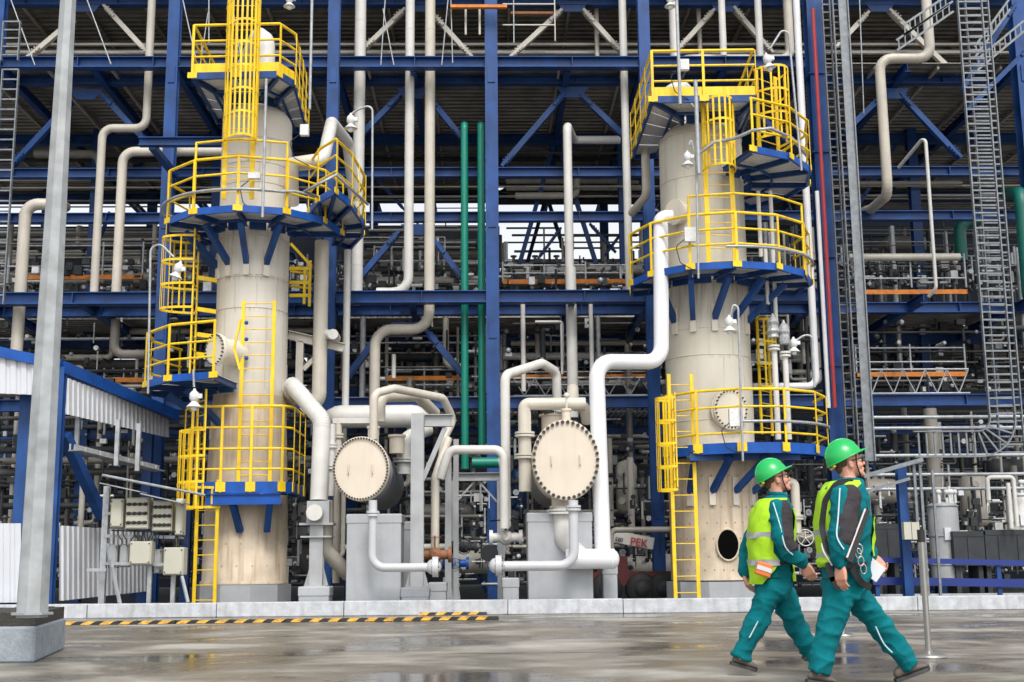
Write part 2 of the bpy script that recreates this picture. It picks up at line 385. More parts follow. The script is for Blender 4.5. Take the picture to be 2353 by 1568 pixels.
# corrugated decks, ridges running across, seen from below
def deck(z,x0,x1,y0,y1,name='deck',pitch=.28,h=.07,mt=deckm):
    g=MB(); pr=[];y=y0
    while y<y1: pr+=[(y,0),(y+pitch*.42,0),(y+pitch*.5,h),(y+pitch*.92,h)]; y+=pitch
    vs=[];n=len(pr)
    for yy,hh in pr: vs+=[(x0,yy,z+hh),(x1,yy,z+hh)]
    fs=[(2*i,2*i+1,2*i+3,2*i+2) for i in range(n-1)]
    vs2=[(v[0],v[1],v[2]+.012) for v in vs]
    g.add(vs,fs); g.add(vs2,[f[::-1] for f in fs]); return part(g,name,mt)
zA=ZP(132,FY); zT=ZP(-14,SY); zB=ZP(670,FY); zC=ZP(912,SY)
deck(zA+.03,XL,cols[3],FY+.5,42.2); deck(zA+.03,cols[3]+.01,XM,FY+.5,41.4); deck(zA+.03,XM,XR,FY+.5,44); deck(zT,XL,XR,FY+.5,46)
deck(zB+.05,XL,cols[3],33.6,39); deck(zB+.05,XM,XR,33,42); deck(zB+.05,cols[3],XM,33.6,36.5)
# slatted gratings on the middle level (light shows through)
def grating(z,x0,x1,y0,y1,step=.11,par=None):
    g=MB(); x=x0
    while x<x1: g.bb(x,x+.035,y0,y1,z,z+.05); x+=step
    y=y0
    while y<y1: g.bb(x0,x1,y,y+.03,z+.052,z+.07); y+=1.1
    return part(g,'grating',grat,par)
grating(zB+.02,cols[0],cols[3],FY+.4,33.3,.2); grating(ZP(600,36),XL,cols[2],37,41,.22)
grating(zC,cols[1],cols[5],SY+.4,36,.16); grating(ZP(760,38),cols[1],cols[4],37,43,.2)
rr=random.Random(21)
def brace2(xa,za,xb,zb,Y,w_=.13):
    g=MB(); g.bar((xa,Y,za),(xb,Y,zb),w_,w_,up=(0,1,0)); part(g,'brace',blue)
lv=[zC-.1,zB-.1,zA-.1,zT-.1]
for Yc in(35.7,38.6,41.7):
    xs=[P(px,700,30).x for px in(-300,40,375,757,1132,1497,1890,2300)]
    for i in range(7):
        for j in range(-1,3):
            if rr.random()<.42:
                z0=lv[j] if j>=0 else .1; z1=lv[j+1]; xm=(xs[i]+xs[i+1])/2
                if rr.random()<.5: brace2(xs[i]+.2,z0,xm,z1,Yc); brace2(xs[i+1]-.2,z0,xm,z1,Yc)
                else: brace2(xs[i]+.2,z0,xs[i+1]-.2,z1,Yc,.1)
# galvanised and orange railings on the levels
def rail_line(label,y_list,x0p,x1p,Y,mt=galv,r=.025,posts=6,orange_y=None):
    pa=P(x0p,y_list[0],Y);pb=P(x1p,y_list[0],Y); t=thing('guardrail',label,'railing',((pa.x+pb.x)/2,Y,ZP(y_list[-1],Y)),'walkway guardrails on the steel rack')
    g=MB(); zs=[ZP(y,Y,(x0p+x1p)/2) for y in y_list]
    for z in zs: g.cyl((pa.x,Y,z),(pb.x,Y,z),r,8)
    g.build('rail',mt,t)
    for k in range(posts):
        g=MB(); x=pa.x+(pb.x-pa.x)*k/(posts-1); g.cyl((x,Y,zs[-1]-.25),(x,Y,zs[0]+.1),r*1.1,8); g.build('post',mt,t)
    if orange_y:
        g=MB(); z=ZP(orange_y,Y,(x0p+x1p)/2); g.bb(pa.x,pb.x,Y-.06,Y-.03,z-.06,z+.06); g.build('toe_board',orange,t)
rail_line('galvanised walkway railing with orange toe board left of the green pipes',(568,600),860,1060,34,orange_y=None)
rail_line('galvanised railing with orange toe board across the middle bay right of the centre column',(610,628),1155,1440,32.5,orange_y=648,posts=4)
rail_line('galvanised railing with orange toe board at mid height in the left bay',(565,612),55,330,33,orange_y=638,posts=4)
rail_line('galvanised railing with orange toe board in the right bay, upper level',(592,640),1965,2215,31.9,orange_y=672,posts=3)
rail_line('galvanised railing with orange toe board in the right bay, lower level',(800,832),1965,2215,31.9,orange_y=861,posts=3)
rail_line('galvanised railing with orange toe board behind the left shed roof',(855,),240,330,33,orange_y=874,posts=3)
rail_line('galvanised railing with orange toe board low behind the curved cream pipe',(850,885),890,1060,33,orange_y=870,posts=3)
rail_line('galvanised railing with orange toe board behind the white pipe',(855,885),1150,1500,34,orange_y=866,posts=3)
# lattice trusses
def truss(label,x0p,x1p,y0,y1,Y,n):
    pa=P(x0p,y0,Y);pb=P(x1p,y0,Y);z0=pa.z;z1=P(x0p,y1,Y).z; g=MB()
    for z in(z0,z1): g.cyl((pa.x,Y,z),(pb.x,Y,z),.028,8)
    for k in range(n):
        xa=pa.x+(pb.x-pa.x)*k/n; xb=pa.x+(pb.x-pa.x)*(k+1)/n; xm=(xa+xb)/2
        g.cyl((xa,Y,z0),(xm,Y,z1),.018,6); g.cyl((xm,Y,z1),(xb,Y,z0),.018,6)
    tag(g.build('lattice_girder',galv),label,'girder','scaffold lattice girders')
truss('scaffold lattice girder under the lower orange toe board in the right bay',1975,2225,850,905,31.4,5)
truss('scaffold lattice girder beside the white pipe, behind the right exchanger',1180,1520,870,910,33,7)
# orange gangway plank at the top
t=thing('gangway','orange plank gangway hung at the top centre of the rack','gangway',P(1150,15,29.6))
g=MB(); a=P(1035,17,29.6);b=P(1165,17,29.6); g.bb(a.x,b.x,29.5,29.62,a.z-.045,a.z+.03); g.build('plank',orange,t)
g=MB(); b2=P(1272,17,29.6); g.bb(b.x+.1,b2.x,29.9,30.02,a.z-.03,a.z+.03); g.build('plank',rust,t)
g=MB()
for px,y0,y1 in((1070,20,80),(1102,20,80),(1274,-20,95)):
    q=P(px,y0,29.8); g.cyl((q.x,29.8,q.z),(q.x,29.8,ZP(y1,29.8)),.03 if px<1200 else .018,8)
for yy in (58,10,-20):
    q=P(1155,yy,29.8);q2=P(1274,yy,29.8); g.cyl((q.x,29.8,q.z),(q2.x,29.8,q.z),.022,8)
g.build('hanger',greige,t)
# thin hanger cables above the front beam
k=0
for a,b,c_ in(((200,0),(255,148),'left of the upper cream pipe'),((25,0),(80,150),'far left'),((420,0),(450,135),'left of the first tower'),((885,0),(875,150),'between two cream pipes'),((880,20),(905,150),'between the cream pipes, right leg'),((1030,-5),(1015,150),'left of the centre column'),((1036,0),(1040,145),'beside the centre column'),((1975,0),(1985,262),'right of the cable trays'),((478,30),(460,150),'short, left of the first tower'),((532,0),(556,150),'behind the first ladder cage'),((480,0),(480,100),'short drop rod left of the first tower'),((1180,0),(1181,100),'right of the centre column')):
    g=MB(); g.cyl(P(a[0],a[1],FY-.3),P(b[0],b[1],FY-.3),.016,6); tag(g.build('hanger_rod',galv),'thin steel hanger rod over the top beam, '+c_,'rod','hanger rods over the top beam')
# ================= added dark backdrop that blocks the low sky, gaps left for glints
fb=thing('sky_blocking_backdrop','dark backdrop added far behind the pipe rack to block the sky','building',(0,62,0))
g=MB(); g.bb(-40,9,62,70,0,ZP(885,62)); g.bb(-40,9,62.2,66,ZP(790,62),ZP(700,62)); g.bb(9,45,60,70,0,ZP(350,60)); g.bb(-40,P(1150,800,61).x,61,61.8,ZP(790,61),ZP(520,61)); g.build('wall',mat('backdrop_shade_black',(.010,.013,.018),.95,var=.3,scale=.6,spec=.05),fb)  # near-black colour stands in for the shade at the back of the rack
g=MB()
for i in range(16): g.bb(-39+i*5,-38.7+i*5,61.7,61.95,0,ZP(640,62))
g.build('column',dark,fb)
# ================= TOWERS
TY=27.0
def platform(tw,z,outer,inner,rails,toe=0,rim=.15,rimmat=bright,skiprail=(),extra=None,brk=None,shell=None,postgap=1.0,lastclose=False,beams=True,under=blue):
    pf=MB()
    n=len(outer)
    for i in range(n-1):
        o0,o1,i1,i0=outer[i],outer[i+1],inner[i+1],inner[i]
        k=max(1,round((Vector(o1)-Vector(o0)).length/.75))
        for j in range(k):   # grating panels
            a=[Vector(o0).lerp(Vector(o1),(j+.03)/k),Vector(o0).lerp(Vector(o1),(j+.97)/k),Vector(i0).lerp(Vector(i1),(j+.97)/k),Vector(i0).lerp(Vector(i1),(j+.03)/k)]
            pf.prism([(q.x,q.y) for q in a],z-.05,z-.02)
    d=pf.build('platform',grat,tw)
    g=MB()
    for i in range(n-1):
        a=Vector((*outer[i],z-rim/2)); b=Vector((*outer[i+1],z-rim/2)); g.bar(a,b,.05,rim)
    g.build('rim_beam',rimmat,d)
    for i in range(n):
        g=MB(); a=Vector((*outer[i],z-.12)); b=Vector((*inner[i],z-.12)); e=(b-a).normalized()*.04; g.ibeam(a+e,b,.07,.12,.012); g.build('radial_beam',under,d)
    g=MB()
    for t in(.62,.97):
        for i in range(n-1):
            a=Vector(outer[i]).lerp(Vector(inner[i]),t); b=Vector(outer[i+1]).lerp(Vector(inner[i+1]),t)
            q=(Vector((*b,z-.14))-Vector((*a,z-.14))).normalized()*.06
            g.bar(Vector((*a,z-.14))+q,Vector((*b,z-.14))-q,.05,.05 if t<.9 else .2)
    g.build('stringer',under,d)
    if brk:
        for i in brk:
            a=Vector((*outer[i],z-.26)); b=Vector((*inner[i],z-.26)); a2=a.lerp(b,.35)
            ax,R_,dz=shell; c=Vector((ax,TY)); dd=(Vector(inner[i])-c).normalized(); foot=Vector((c.x+dd.x*R_,c.y+dd.y*R_,z-dz))
            g=MB(); g.bar(a2,foot,.12,.12); g.build('bracket',under,d)
            g=MB(); g.bar(foot+Vector((0,0,.3)),foot+Vector((0,0,-.28)),.13,.06,up=(dd.x,dd.y,0)); g.build('bracket_foot',cream,d)
    # guard rail: rails and flat posts with clamp plates
    g=MB(); ps=[]
    segs=[i for i in range(n-1) if i not in skiprail]
    for h in rails:
        for i in segs:
            a=Vector((*outer[i],z+h)); b=Vector((*outer[i+1],z+h)); g.cyl(a,b,.031 if h==max(rails) else .024,8)
            if i-1 in segs: g.ball(a,.027,8)
    if extra:
        h,i0,i1=extra
        for i in range(i0,i1):
            a=Vector((*outer[i],z+h)); b=Vector((*outer[i+1],z+h)); g.cyl(a,b,.025,8); g.ball(a,.026,8); g.ball(b,.026,8)
        for i in(i0,i1): g.cyl((*outer[i],z),(*outer[i],z+h),.026,8)
    if toe:
        for i in segs:
            a=Vector((*outer[i],z+toe/2+.004)); b=Vector((*outer[i+1],z+toe/2+.004)); g.bar(a,b,.012,toe)
    gr=g.build('guard_rail',yellow,d)
    hm=max(rails); c=Vector((sum(p[0] for p in outer)/n,sum(p[1] for p in outer)/n))
    for i in segs:
        L=(Vector(outer[i+1])-Vector(outer[i])).length; k=max(1,round(L/postgap))
        for j in range(k+ (1 if i+1 not in segs else 0)):
            p=Vector(outer[i]).lerp(Vector(outer[i+1]),j/k); t=(Vector(outer[i+1])-Vector(outer[i])).normalized(); nrm=Vector((t.y,-t.x))
            if (p-c).dot(nrm)<0: nrm=-nrm
            q=p+nrm*.035; g=MB(); g.bar((q.x,q.y,z-rim*.9),(q.x,q.y,z+hm),.055,.014,up=(nrm.x,nrm.y,0)); g.bar((q.x,q.y,z-rim*.85),(q.x,q.y,z-.005),.2,.02,up=(nrm.x,nrm.y,0))
            g.build('post',yellow,d)
    return d
def arc(cx,cy,r,a0,a1,step):
    n=max(1,round((a1-a0)/step)); return [(cx+r*math.cos(R(a0+(a1-a0)*i/n)),cy+r*math.sin(R(a0+(a1-a0)*i/n))) for i in range(n+1)]
def ladder(tw,A,B,z0,z1,cage=None,bulge=(0,-.7),rung=.28,sw=.07,strips=8,hoop=.48):
    A=Vector(A);B=Vector(B); g=MB(); dr=(B-A).normalized()
    for q in(A,B): g.bar((q.x,q.y,z0),(q.x,q.y,z1),sw,.03,up=(-dr.y,dr.x,0))
    z=z0+.15
    while z<z1-.05: g.cyl((A.x,A.y,z),(B.x,B.y,z),.011,6); z+=rung
    l=g.build('ladder',yellow,tw)
    if cage:
        c0,c1=cage; g=MB(); mid=(A+B)/2; ha=(A-B)/2*1.25; D=Vector(bulge)
        def hp(t): return mid+ha*math.cos(t)+D*math.sin(t)
        n=12; z=c0; hs=[]
        k=max(1,round((c1-c0)/hoop))
        for j in range(k+1):
            z=c0+(c1-c0)*j/k
            for i in range(n):
                a=hp(math.pi*i/n);b=hp(math.pi*(i+1)/n); g.bar((a.x,a.y,z),(b.x,b.y,z),.012,.05)
            g.bar((hp(0).x,hp(0).y,z),(A.x,A.y,z),.012,.05); g.bar((hp(math.pi).x,hp(math.pi).y,z),(B.x,B.y,z),.012,.05)
        for i in range(1,strips+1):
            a=hp(math.pi*i/(strips+1)); g.bar((a.x,a.y,c0-.02),(a.x,a.y,c1+.02),.042,.01,up=(a.x-mid.x,a.y-mid.y,0))
        g.build('safety_cage',yellow,l)
    return l
def bolted_disc(par,c,axis,r,th,nb,name='manhole_cover',mt=cream,br=.028,sy=1.0,rb=.9):
    c=Vector(c); ax=Vector(axis).normalized()
    g=MB(); g.lathe(c,ax,[(r,0),(r,th*.8),(r*.98,th)],40,sy); d=g.build(name,mt,par)
    u=ax.cross(Vector((0,0,1))).normalized(); v=u.cross(ax).normalized()
    for k in range(nb):
        a=2*math.pi*k/nb; q=c+u*(r*rb*math.cos(a))+v*(r*rb*sy*math.sin(a)); b=MB(); b.cyl(q+ax*(th*.5),q+ax*(th+.045),br,8); b.build('bolt',bolt,d)
    return d
# ---------- left tower
xL=P(580,700,TY).x
TL=thing('process_column','left cream process column with four yellow railed platforms and a caged ladder at its top','column',(xL,TY,0))
zl=lambda y:ZP(y,TY,590)
rL=m(83,TY)*.97
g=MB(); pr=[(rL*1.0,zl(915))]
for yy in(900,600,560,520,292): pr.append((rL,zl(yy)))
for k in range(1,9):
    t=k/8*math.pi/2; pr.append((max(rL*math.cos(t),.001),zl(292)+rL*.62*math.sin(t)))
g.lathe((xL,TY,0),(0,0,1),pr,56); sh=g.build('shell',mat('left_column_cladding',(.63,.595,.525),.45,var=.07,scale=1.1,streak=.3,streakcol=(.42,.36,.27),bump=.12,bscale=5,bandz=((zl(648),.16,.95),(zl(720),.14,.7),(zl(520),1.1,.6),(zl(935)+.0,.1,.4),(zl(395),.12,.5))),TL)
g=MB()
for yy in(652,722,560,440,395,340): g.lathe((xL,TY,0),(0,0,1),[(rL+.001,zl(yy)-.015),(rL+.008,zl(yy)-.012),(rL+.008,zl(yy)+.012),(rL+.001,zl(yy)+.015)],56)
for j,(ya,yb) in enumerate(((652,560),(722,652),(905,722),(440,395),(395,340))):
    for k in range(5):
        a=R(-160+35*k+j*17); qv=Vector((xL+math.cos(a)*(rL+.003),TY+math.sin(a)*(rL+.003),0)); g.bar((qv.x,qv.y,zl(ya)+.02),(qv.x,qv.y,zl(yb)-.02),.03,.008,up=(math.cos(a),math.sin(a),0))
g.build('cladding_seam',creampipe,sh)
g=MB(); rs=m(95,TY)*.97
g.lathe((xL,TY,0),(0,0,1),[(rs*1.04,zl(1342)),(rs*1.04,zl(1336)),(rs*1.0,zl(1334)),(rs*.985,zl(1150)),(rL*1.02,zl(935)),(rL,zl(915))],56); sk=g.build('skirt',skirt,TL)
def rosettes(par,X,r,zs,n=14,mt=dark):
    g=MB()
    for j,z in enumerate(zs):
        for k in range(n):
            a=R(-172+164*k/(n-1)+(j%2)*5); q=Vector((X+math.cos(a)*r,TY+math.sin(a)*r,z)); dd=Vector((math.cos(a),math.sin(a),0)); g.cyl(q-dd*.01,q+dd*.006,.018,6)
    g.build('fastening_pins',mt,par)
rosettes(sk,xL,rs,[zl(y) for y in(1300,1250,1205)],9,skirt)
g=MB(); g.lathe((xL,TY,0),(0,0,1),[(rs*1.12,.006),(rs*1.12,zl(1343))],10,smooth=False); g.build('concrete_base',conc,TL)
# platforms, from the top
def zpl(y,Y,px=590): return ZP(y,Y,px)
z1=zpl(166,25.2); q=lambda l,z:[tuple(PZ(a,b,z)[:2]) for a,b in l]
platform(TL,z1,q([(500,270),(443,168),(640,164),(676,186),(706,292)],z1),q([(545,262),(520,214),(600,212),(630,226),(662,285)],z1),[1.08,.72,.36],toe=.2,rimmat=blue,postgap=.8)
z2=zpl(472,25.1)
platform(TL,z2,arc(xL,TY,1.93,150,360,30),arc(xL,TY,rL+.12,150,360,30),[1.06,.7,.35],extra=(1.44,3,5),brk=[1,2,3,4,5],shell=(xL,rL+.03,.95),postgap=1.2)
z2b=z2+.32
pl2=platform(TL,z2b,q([(712,478),(733,452),(770,432),(806,462),(836,507),(832,531),(806,560)],z2b),q([(740,515),(742,505),(752,500),(762,505),(770,515),(768,530),(762,545)],z2b),[1.06,.7,.35],postgap=.9,rimmat=bright)
z3=zpl(853,24.8)
platform(TL,z3,arc(xL,TY,2.2,146,262,29),arc(xL,TY,rL+.1,146,262,29),[1.04,.64,.31],brk=[2,3],shell=(xL,rL+.03,.9),postgap=.8)
z4=zpl(1107,25.7)
o4=[(xL-1.12,TY+.5),(xL-1.12,TY-.9),(xL-.9,TY-1.3),(xL+.93,TY-1.3),(xL+1.12,TY-1.05),(xL+1.12,TY+.5)]
i4=[(xL-.98,TY+.5),(xL-.98,TY-.5),(xL-.5,TY-.95),(xL+.5,TY-.95),(xL+.98,TY-.5),(xL+.98,TY+.5)]
d4=platform(TL,z4,o4,i4,[1.56,1.12,.68,.26],postgap=.62,rim=.24)
g=MB(); g.ibeam((xL-.58,25.68,z4-.36),(xL+.95,25.68,z4-.36),.1,.22,.015); g.build('support_beam',bright,d4)
for px in(538,622):
    x=P(px,1180,25.9).x; g=MB(); g.bar((x,25.75,z4-.45),(x+(.1 if px<600 else -.1),TY-.93,z4-1.0),.13,.1); g.build('bracket',blue,d4)
# ladders
def LX(px,y,Y): 
    return (P(px,y,Y).x,Y)
ladder(TL,LX(521,250,25.3),LX(584,250,25.3),zpl(458,25.3),zpl(-40,25.3),cage=(zpl(330,25.3),zpl(-30,25.3)),bulge=(.16,-.62),sw=.1,strips=10)
ladder(TL,LX(557,800,25.95),LX(628,800,25.95),z4,zpl(690,25.9),sw=.075,cage=None)
l=ladder(TL,(P(452,700,26.6).x,26.6),(P(452,700,26.6).x+.04,26.05),z3,zpl(535,26.4),cage=(zpl(705,26),z2-.4),bulge=(-.72,-.1),sw=.1,strips=7)
ladder(TL,LX(452,1200,25.75),LX(499,1200,25.75),.12,z4+.05,sw=.07,rung=.3,cage=(zpl(1165,25.7),zpl(1120,25.7)),bulge=(-.42,-.25))
ladder(TL,LX(452,1000,25.75),LX(470,1000,25.3),z4-.3,zpl(900,25.7),sw=.07,rung=.3,cage=(zpl(1168,25.7),zpl(992,25.7)),bulge=(-.42,0.02))
g=MB()
for px,y0,y1 in((700,620,700),(712,600,705)): 
    x=P(px,650,28.2).x; g.bar((x,28.2,zpl(y1,28.2)),(x,28.2,zpl(y0,28.2)),.06,.06)
for yy in(618,650,680): g.bar((P(665,yy,28.2).x,28.2,zpl(yy,28.2)),(P(715,yy,28.2).x,28.2,zpl(yy,28.2)),.05,.08)
g.bar(P(668,560,28.2),P(716,612,28.2),.05,.06)
for yy in(630,664): g.bar(P(668,yy-6,28.4),P(716,yy,28.4),.04,.05)
g.build('rear_railing',yellow,TL)
g=MB()
for yy in(640,712,770,815): # outriggers of the side ladder
    g.bar((P(455,yy,26.3).x,26.2,zpl(yy,26.3)),(xL-rL*.9,26.5,zpl(yy,26.3)),.05,.09)
g.build('ladder_bracket',yellow,TL)
# closing gate with blue clips beside the ladder
g=MB(); g.bar(P(553,735,24.95),P(538,800,24.95),.04,.05); g.bar(P(538,800,24.95),P(552,850,24.95),.05,.05); g.build('gate',yellow,TL)
g=MB()
for yy in(742,780,823): g.ball(P(566,yy,24.9),.045,8)
g.build('gate_clip',bright,TL)
# manhole, nozzles, top bend
def nozzle(par,c,axis,r,L,mt=cream,name='nozzle'):
    c=Vector(c);ax=Vector(axis).normalized(); g=MB(); g.cyl(c,c+ax*L,r,28); g.cyl(c+ax*(L-.05),c+ax*(L-.004),r*1.2,32)
    return g.build(name,mt,par)
c=P(532,810,26.0); ax=Vector((-.62,-.78,0)); nz=nozzle(TL,c+Vector((.15,.2,0)),ax,.27,.62); bolted_disc(nz,c+Vector((.15,.2,0))+ax.normalized()*.62,ax,.31,.07,24,br=.016,sy=1.12)
g=MB(); g.tube(fillet([P(612,215,26.9),P(612,95,26.9),P(595,82,27.6),P(560,160,29)],.35),.2,16); g.build('top_vent_pipe',offwhite,TL)
g=MB(); g.tube([(xL+math.cos(R(a))*2.02,TY+math.sin(R(a))*2.02,z2+.32+(.05 if a>-60 else 0)) for a in range(-200,-14,8)]+[tuple(P(700,440,24.9)),tuple(P(772,402,24.7)),tuple(P(845,470,27))],.032,8); g.build('conduit_ring',galv,TL)
g=MB(); g.tube([tuple(P(672+0*k,468,27)) for k in(0,)]+[tuple(P(672,372,26.2)),tuple(P(735,368,26.4))],.15,12) ; g.build('side_nozzle',cream,TL)
# ---------- right tower
xR=P(1622,700,TY).x; zr=lambda y:ZP(y,TY,1625); rR=m(100,TY)*.97
TR=thing('process_column','wider right cream process column with yellow railed platforms and an oval hole in its foot','column',(xR,TY,0))
g=MB(); pr=[(rR,zr(1062)),(rR,zr(345))]
for k in range(1,9):
    t=k/8*math.pi/2; pr.append((max(rR*math.cos(t),.001),zr(345)+rR*.72*math.sin(t)))
g.lathe((xR,TY,0),(0,0,1),pr,56); sh=g.build('shell',mat('right_column_cladding',(.585,.55,.465),.45,var=.07,scale=1.1,streak=.3,streakcol=(.42,.36,.27),bump=.12,bscale=5,bandz=((zr(655),1.2,.75),(zr(830),.1,.4),(zr(1030),.5,.5),(zr(430),.12,.4))),TR)
g=MB()
for yy in(330,430,560,655,770,830,975): g.lathe((xR,TY,0),(0,0,1),[(rR+.001,zr(yy)-.014),(rR+.007,zr(yy)-.01),(rR+.007,zr(yy)+.01),(rR+.001,zr(yy)+.014)],56)
for j,(ya,yb) in enumerate(((430,330),(560,430),(770,655),(830,770),(975,830),(1055,975))):
    for k in range(5):
        a=R(-155+33*k+j*19); qv=Vector((xR+math.cos(a)*(rR+.003),TY+math.sin(a)*(rR+.003),0)); g.bar((qv.x,qv.y,zr(ya)+.02),(qv.x,qv.y,zr(yb)-.02),.03,.008,up=(math.cos(a),math.sin(a),0))
g.build('cladding_seam',creampipe,sh)
g=MB(); g.lathe((xR,TY,0),(0,0,1),[(rR*1.02,zr(1333)),(rR*1.02,zr(1078)),(rR*1.05,zr(1070)),(rR*1.05,zr(1062)),(rR,zr(1058))],56); sk=g.build('skirt',skirt,TR)
rosettes(sk,xR,rR*1.02,[zr(y) for y in(1100,1135,1170,1205,1240,1280,1310)],15,mat('rust_pins',(.33,.23,.14),.7))
g=MB(); g.lathe((xR,TY,0),(0,0,1),[(rR*1.14,.006),(rR*1.14,zr(1336))],10,smooth=False); g.build('concrete_base',conc,TR)
# oval access hole: cream sleeve, and a black disc painted as the shade inside
c=P(1671,1252,TY-rR*.98); ax=Vector((c.x-xR,c.y-TY,0)).normalized(); c=Vector((xR,TY,c.z))+ax*(rR*1.0)
g=MB(); a_=m(24,26); 
g.lathe(c,ax,[(a_*1.14,-.1),(a_*1.14,.055),(a_,.055),(a_,.035)],36,1.36,caps=False); g.build('access_sleeve',skirt,sk)
g=MB(); g.lathe(c,ax,[(a_,.03),(a_,.034)],36,1.36); g.build('hole_shade_disc',mat('painted_hole_shade',(.004,.004,.004),1,spec=0),sk)
# platforms
z1=ZP(220,25.2,1620)
platform(TR,z1,q([(1454,352),(1500,222),(1735,219),(1702,296)],z1),q([(1540,345),(1572,262),(1692,258),(1684,288)],z1),[1.03,.69,.34],toe=.2,rimmat=blue,postgap=1.0)
z2=ZP(338,24.75,1720)
platform(TR,z2,arc(xR,TY,2.42,-74,76,25),arc(xR,TY,rR+.15,-74,76,25),[1.05,.7,.35],postgap=1.1,rimmat=bright)
z3=ZP(600,25.0,1650); xc=P(1652,650,TY).x
platform(TR,z3,arc(xc,TY,2.0,-200,20,27.5),[(xR+(rR+.1)*math.cos(R(a)),TY+(rR+.1)*math.sin(R(a))) for a in[-200+27.5*k for k in range(9)]],[1.05,.71,.38],extra=(1.46,3,6),brk=[2,3,4,5,6],shell=(xR,rR+.03,1.0),postgap=1.1)
z4=ZP(1016,25.15,1690); xc4=P(1700,1000,TY).x
d4=platform(TR,z4,arc(xc4,TY,1.83,-158,14,28.7),[(xR+(rR+.1)*math.cos(R(a)),TY+(rR+.1)*math.sin(R(a))) for a in[-158+28.67*k for k in range(7)]],[1.1,.74,.2],brk=[1,2,3,4],shell=(xR,rR+.05,.95),postgap=.62,rim=.22)
g=MB(); a=P(1585,1048,25.6); b=P(1840,1052,25.6); g.ibeam((a.x,25.62,a.z),(b.x,25.62,a.z),.1,.2,.015); g.build('support_beam',blue,d4)
# ladders
ladder(TR,LX(1622,420,25.6),LX(1682,420,25.6),z3,ZP(240,25.6,1650),cage=(ZP(395,25.6,1650),ZP(243,25.6,1650)),bulge=(.02,-.6),sw=.1)
ladder(TR,LX(1742,270,25.5),LX(1785,270,25.9),z2,ZP(165,25.6,1760),cage=(ZP(325,25.6,1760),ZP(168,25.6,1760)),bulge=(.3,-.5),sw=.1,strips=7)
ladder(TR,LX(1547,1200,25.8),LX(1600,1200,25.8),.18,ZP(860,25.8,1570),sw=.075,rung=.33)
ladder(TR,LX(1547,1000,25.75),LX(1553,1000,25.3),z4-.9,ZP(905,25.6,1550),sw=.06,rung=.3,cage=(ZP(1128,25.7,1550),ZP(920,25.7,1550)),bulge=(-.38,0),strips=5)
ladder(TR,LX(1742,800,27.6),LX(1766,800,28.0),ZP(1000,27.8,1750),ZP(720,27.6,1750),cage=(ZP(890,27.6,1750),ZP(735,27.6,1750)),bulge=(.22,-.2),sw=.08,strips=4)
# manhole with cover facing forward-right, nozzle with white bend
c=P(1664,945,26.3); ax=Vector((.25,-1,0)); nz=nozzle(TR,c,ax,m(38,26),.28); bolted_disc(nz,c+ax.normalized()*.28,ax,m(42,26),.06,28,br=.018,sy=1.12)
c=P(1600,500,26.6); ax=Vector((-.8,-.62,0)); nz=nozzle(TR,c,ax,.24,.72,cream); 
g=MB(); g.tube([(xc+math.cos(R(a))*2.06,TY+math.sin(R(a))*2.06,z3+.3) for a in range(-96,0,8)],.032,8); g.tube([(xc4+math.cos(R(a))*1.9,TY+math.sin(R(a))*1.9,z4+.42) for a in range(-100,4,8)],.032,8)
g.tube([tuple(P(*s)) for s in((1608,352,25.2),(1640,328,25.1),(1690,318,24.9),(1730,300,24.5),(1770,295,24.4),(1820,318,25.4),(1855,360,26.6))],.035,8); g.build('conduit_ring',galv,TR)
g=MB(); g.tube(fillet([P(1580,345,27),P(1580,200,27),P(1545,205,26.6),P(1525,232,27.3)],.3),.17,14); g.build('top_vent_pipe',offwhite,TR)
g=MB()
for px,a,b in((1758,560,700),(1775,560,760),(1742,440,590),(1770,440,590)): g.cyl((P(px,a,26.2).x,26.2,ZP(a,26.2,px)),(P(px,a,26.2).x,26.2,ZP(b,26.2,px)),.045,10)
g.build('riser',offwhite,TR)
# small instrument boxes on both shells
for tw,px,py,w_,h_ in((TL,585,405,28,14),(TR,1585,540,26,34),(TR,1572,150,22,26),(TR,1690,960,30,40),(TL,700,300,20,26)):
    c=P(px,py,25.1); g=MB(); g.box(c,(m(w_,25),.12,m(h_,25))); b=g.build('instrument_box',lampm,tw)
    g=MB(); g.tube(fillet([c+Vector((-.12,0,-.1)),c+Vector((-.3,0,-.25)),c+Vector((-.22,0,-.6)),c+Vector((.1,.1,-.75))],.1),.01,6); g.build('cable',black,b)
# ladder foot pads etc: grab stubs
# ================= PIPES IN FRONT OF AND INSIDE THE RACK
pg='tall process pipes in front of the rack'
pipe('grey-beige pipe at the upper left, dropping, jogging left and dropping again',[(352,-60),(347,295),(236,295),(219,700)],9.5,greige,30.6,group=pg,bands=2.4,bend=2.6)
pipe('cream pipe left of the first tower, coming off a level run and turning down',[(600,348),(283,348),(270,700)],11,creampipe,30.7,group=pg,bends=1) if 0 else pipe('cream pipe left of the first tower, coming off a level run and turning down',[(600,348),(283,348),(270,700)],11,creampipe,30.7,group=pg,bend=2.6,bands=2.0)
pipe('lower end of the cream pipe left of the first tower, bending right',[(266,735),(263,815),(335,815)],10.5,dimpipe,31.5,group=pg)
pipe('cream pipe half hidden by the grey lamp mast, elbow turning right',[(38,810),(47,470),(118,470),(150,476,33)],13.5,creampipe,30.5,group=pg,bend=2.3,bands=3)
pipe('leftmost of the tall cream pipes, standing right of the first tower',[(830,-60),(806,700)],13.5,offwhite,30.7,group=pg,bands=2.2)
pipe('second tall cream pipe, bending left onto the middle beam',[(943,-60),(938,672),(865,676)],11,offwhite,30.6,group=pg,bands=2.6,bend=4)
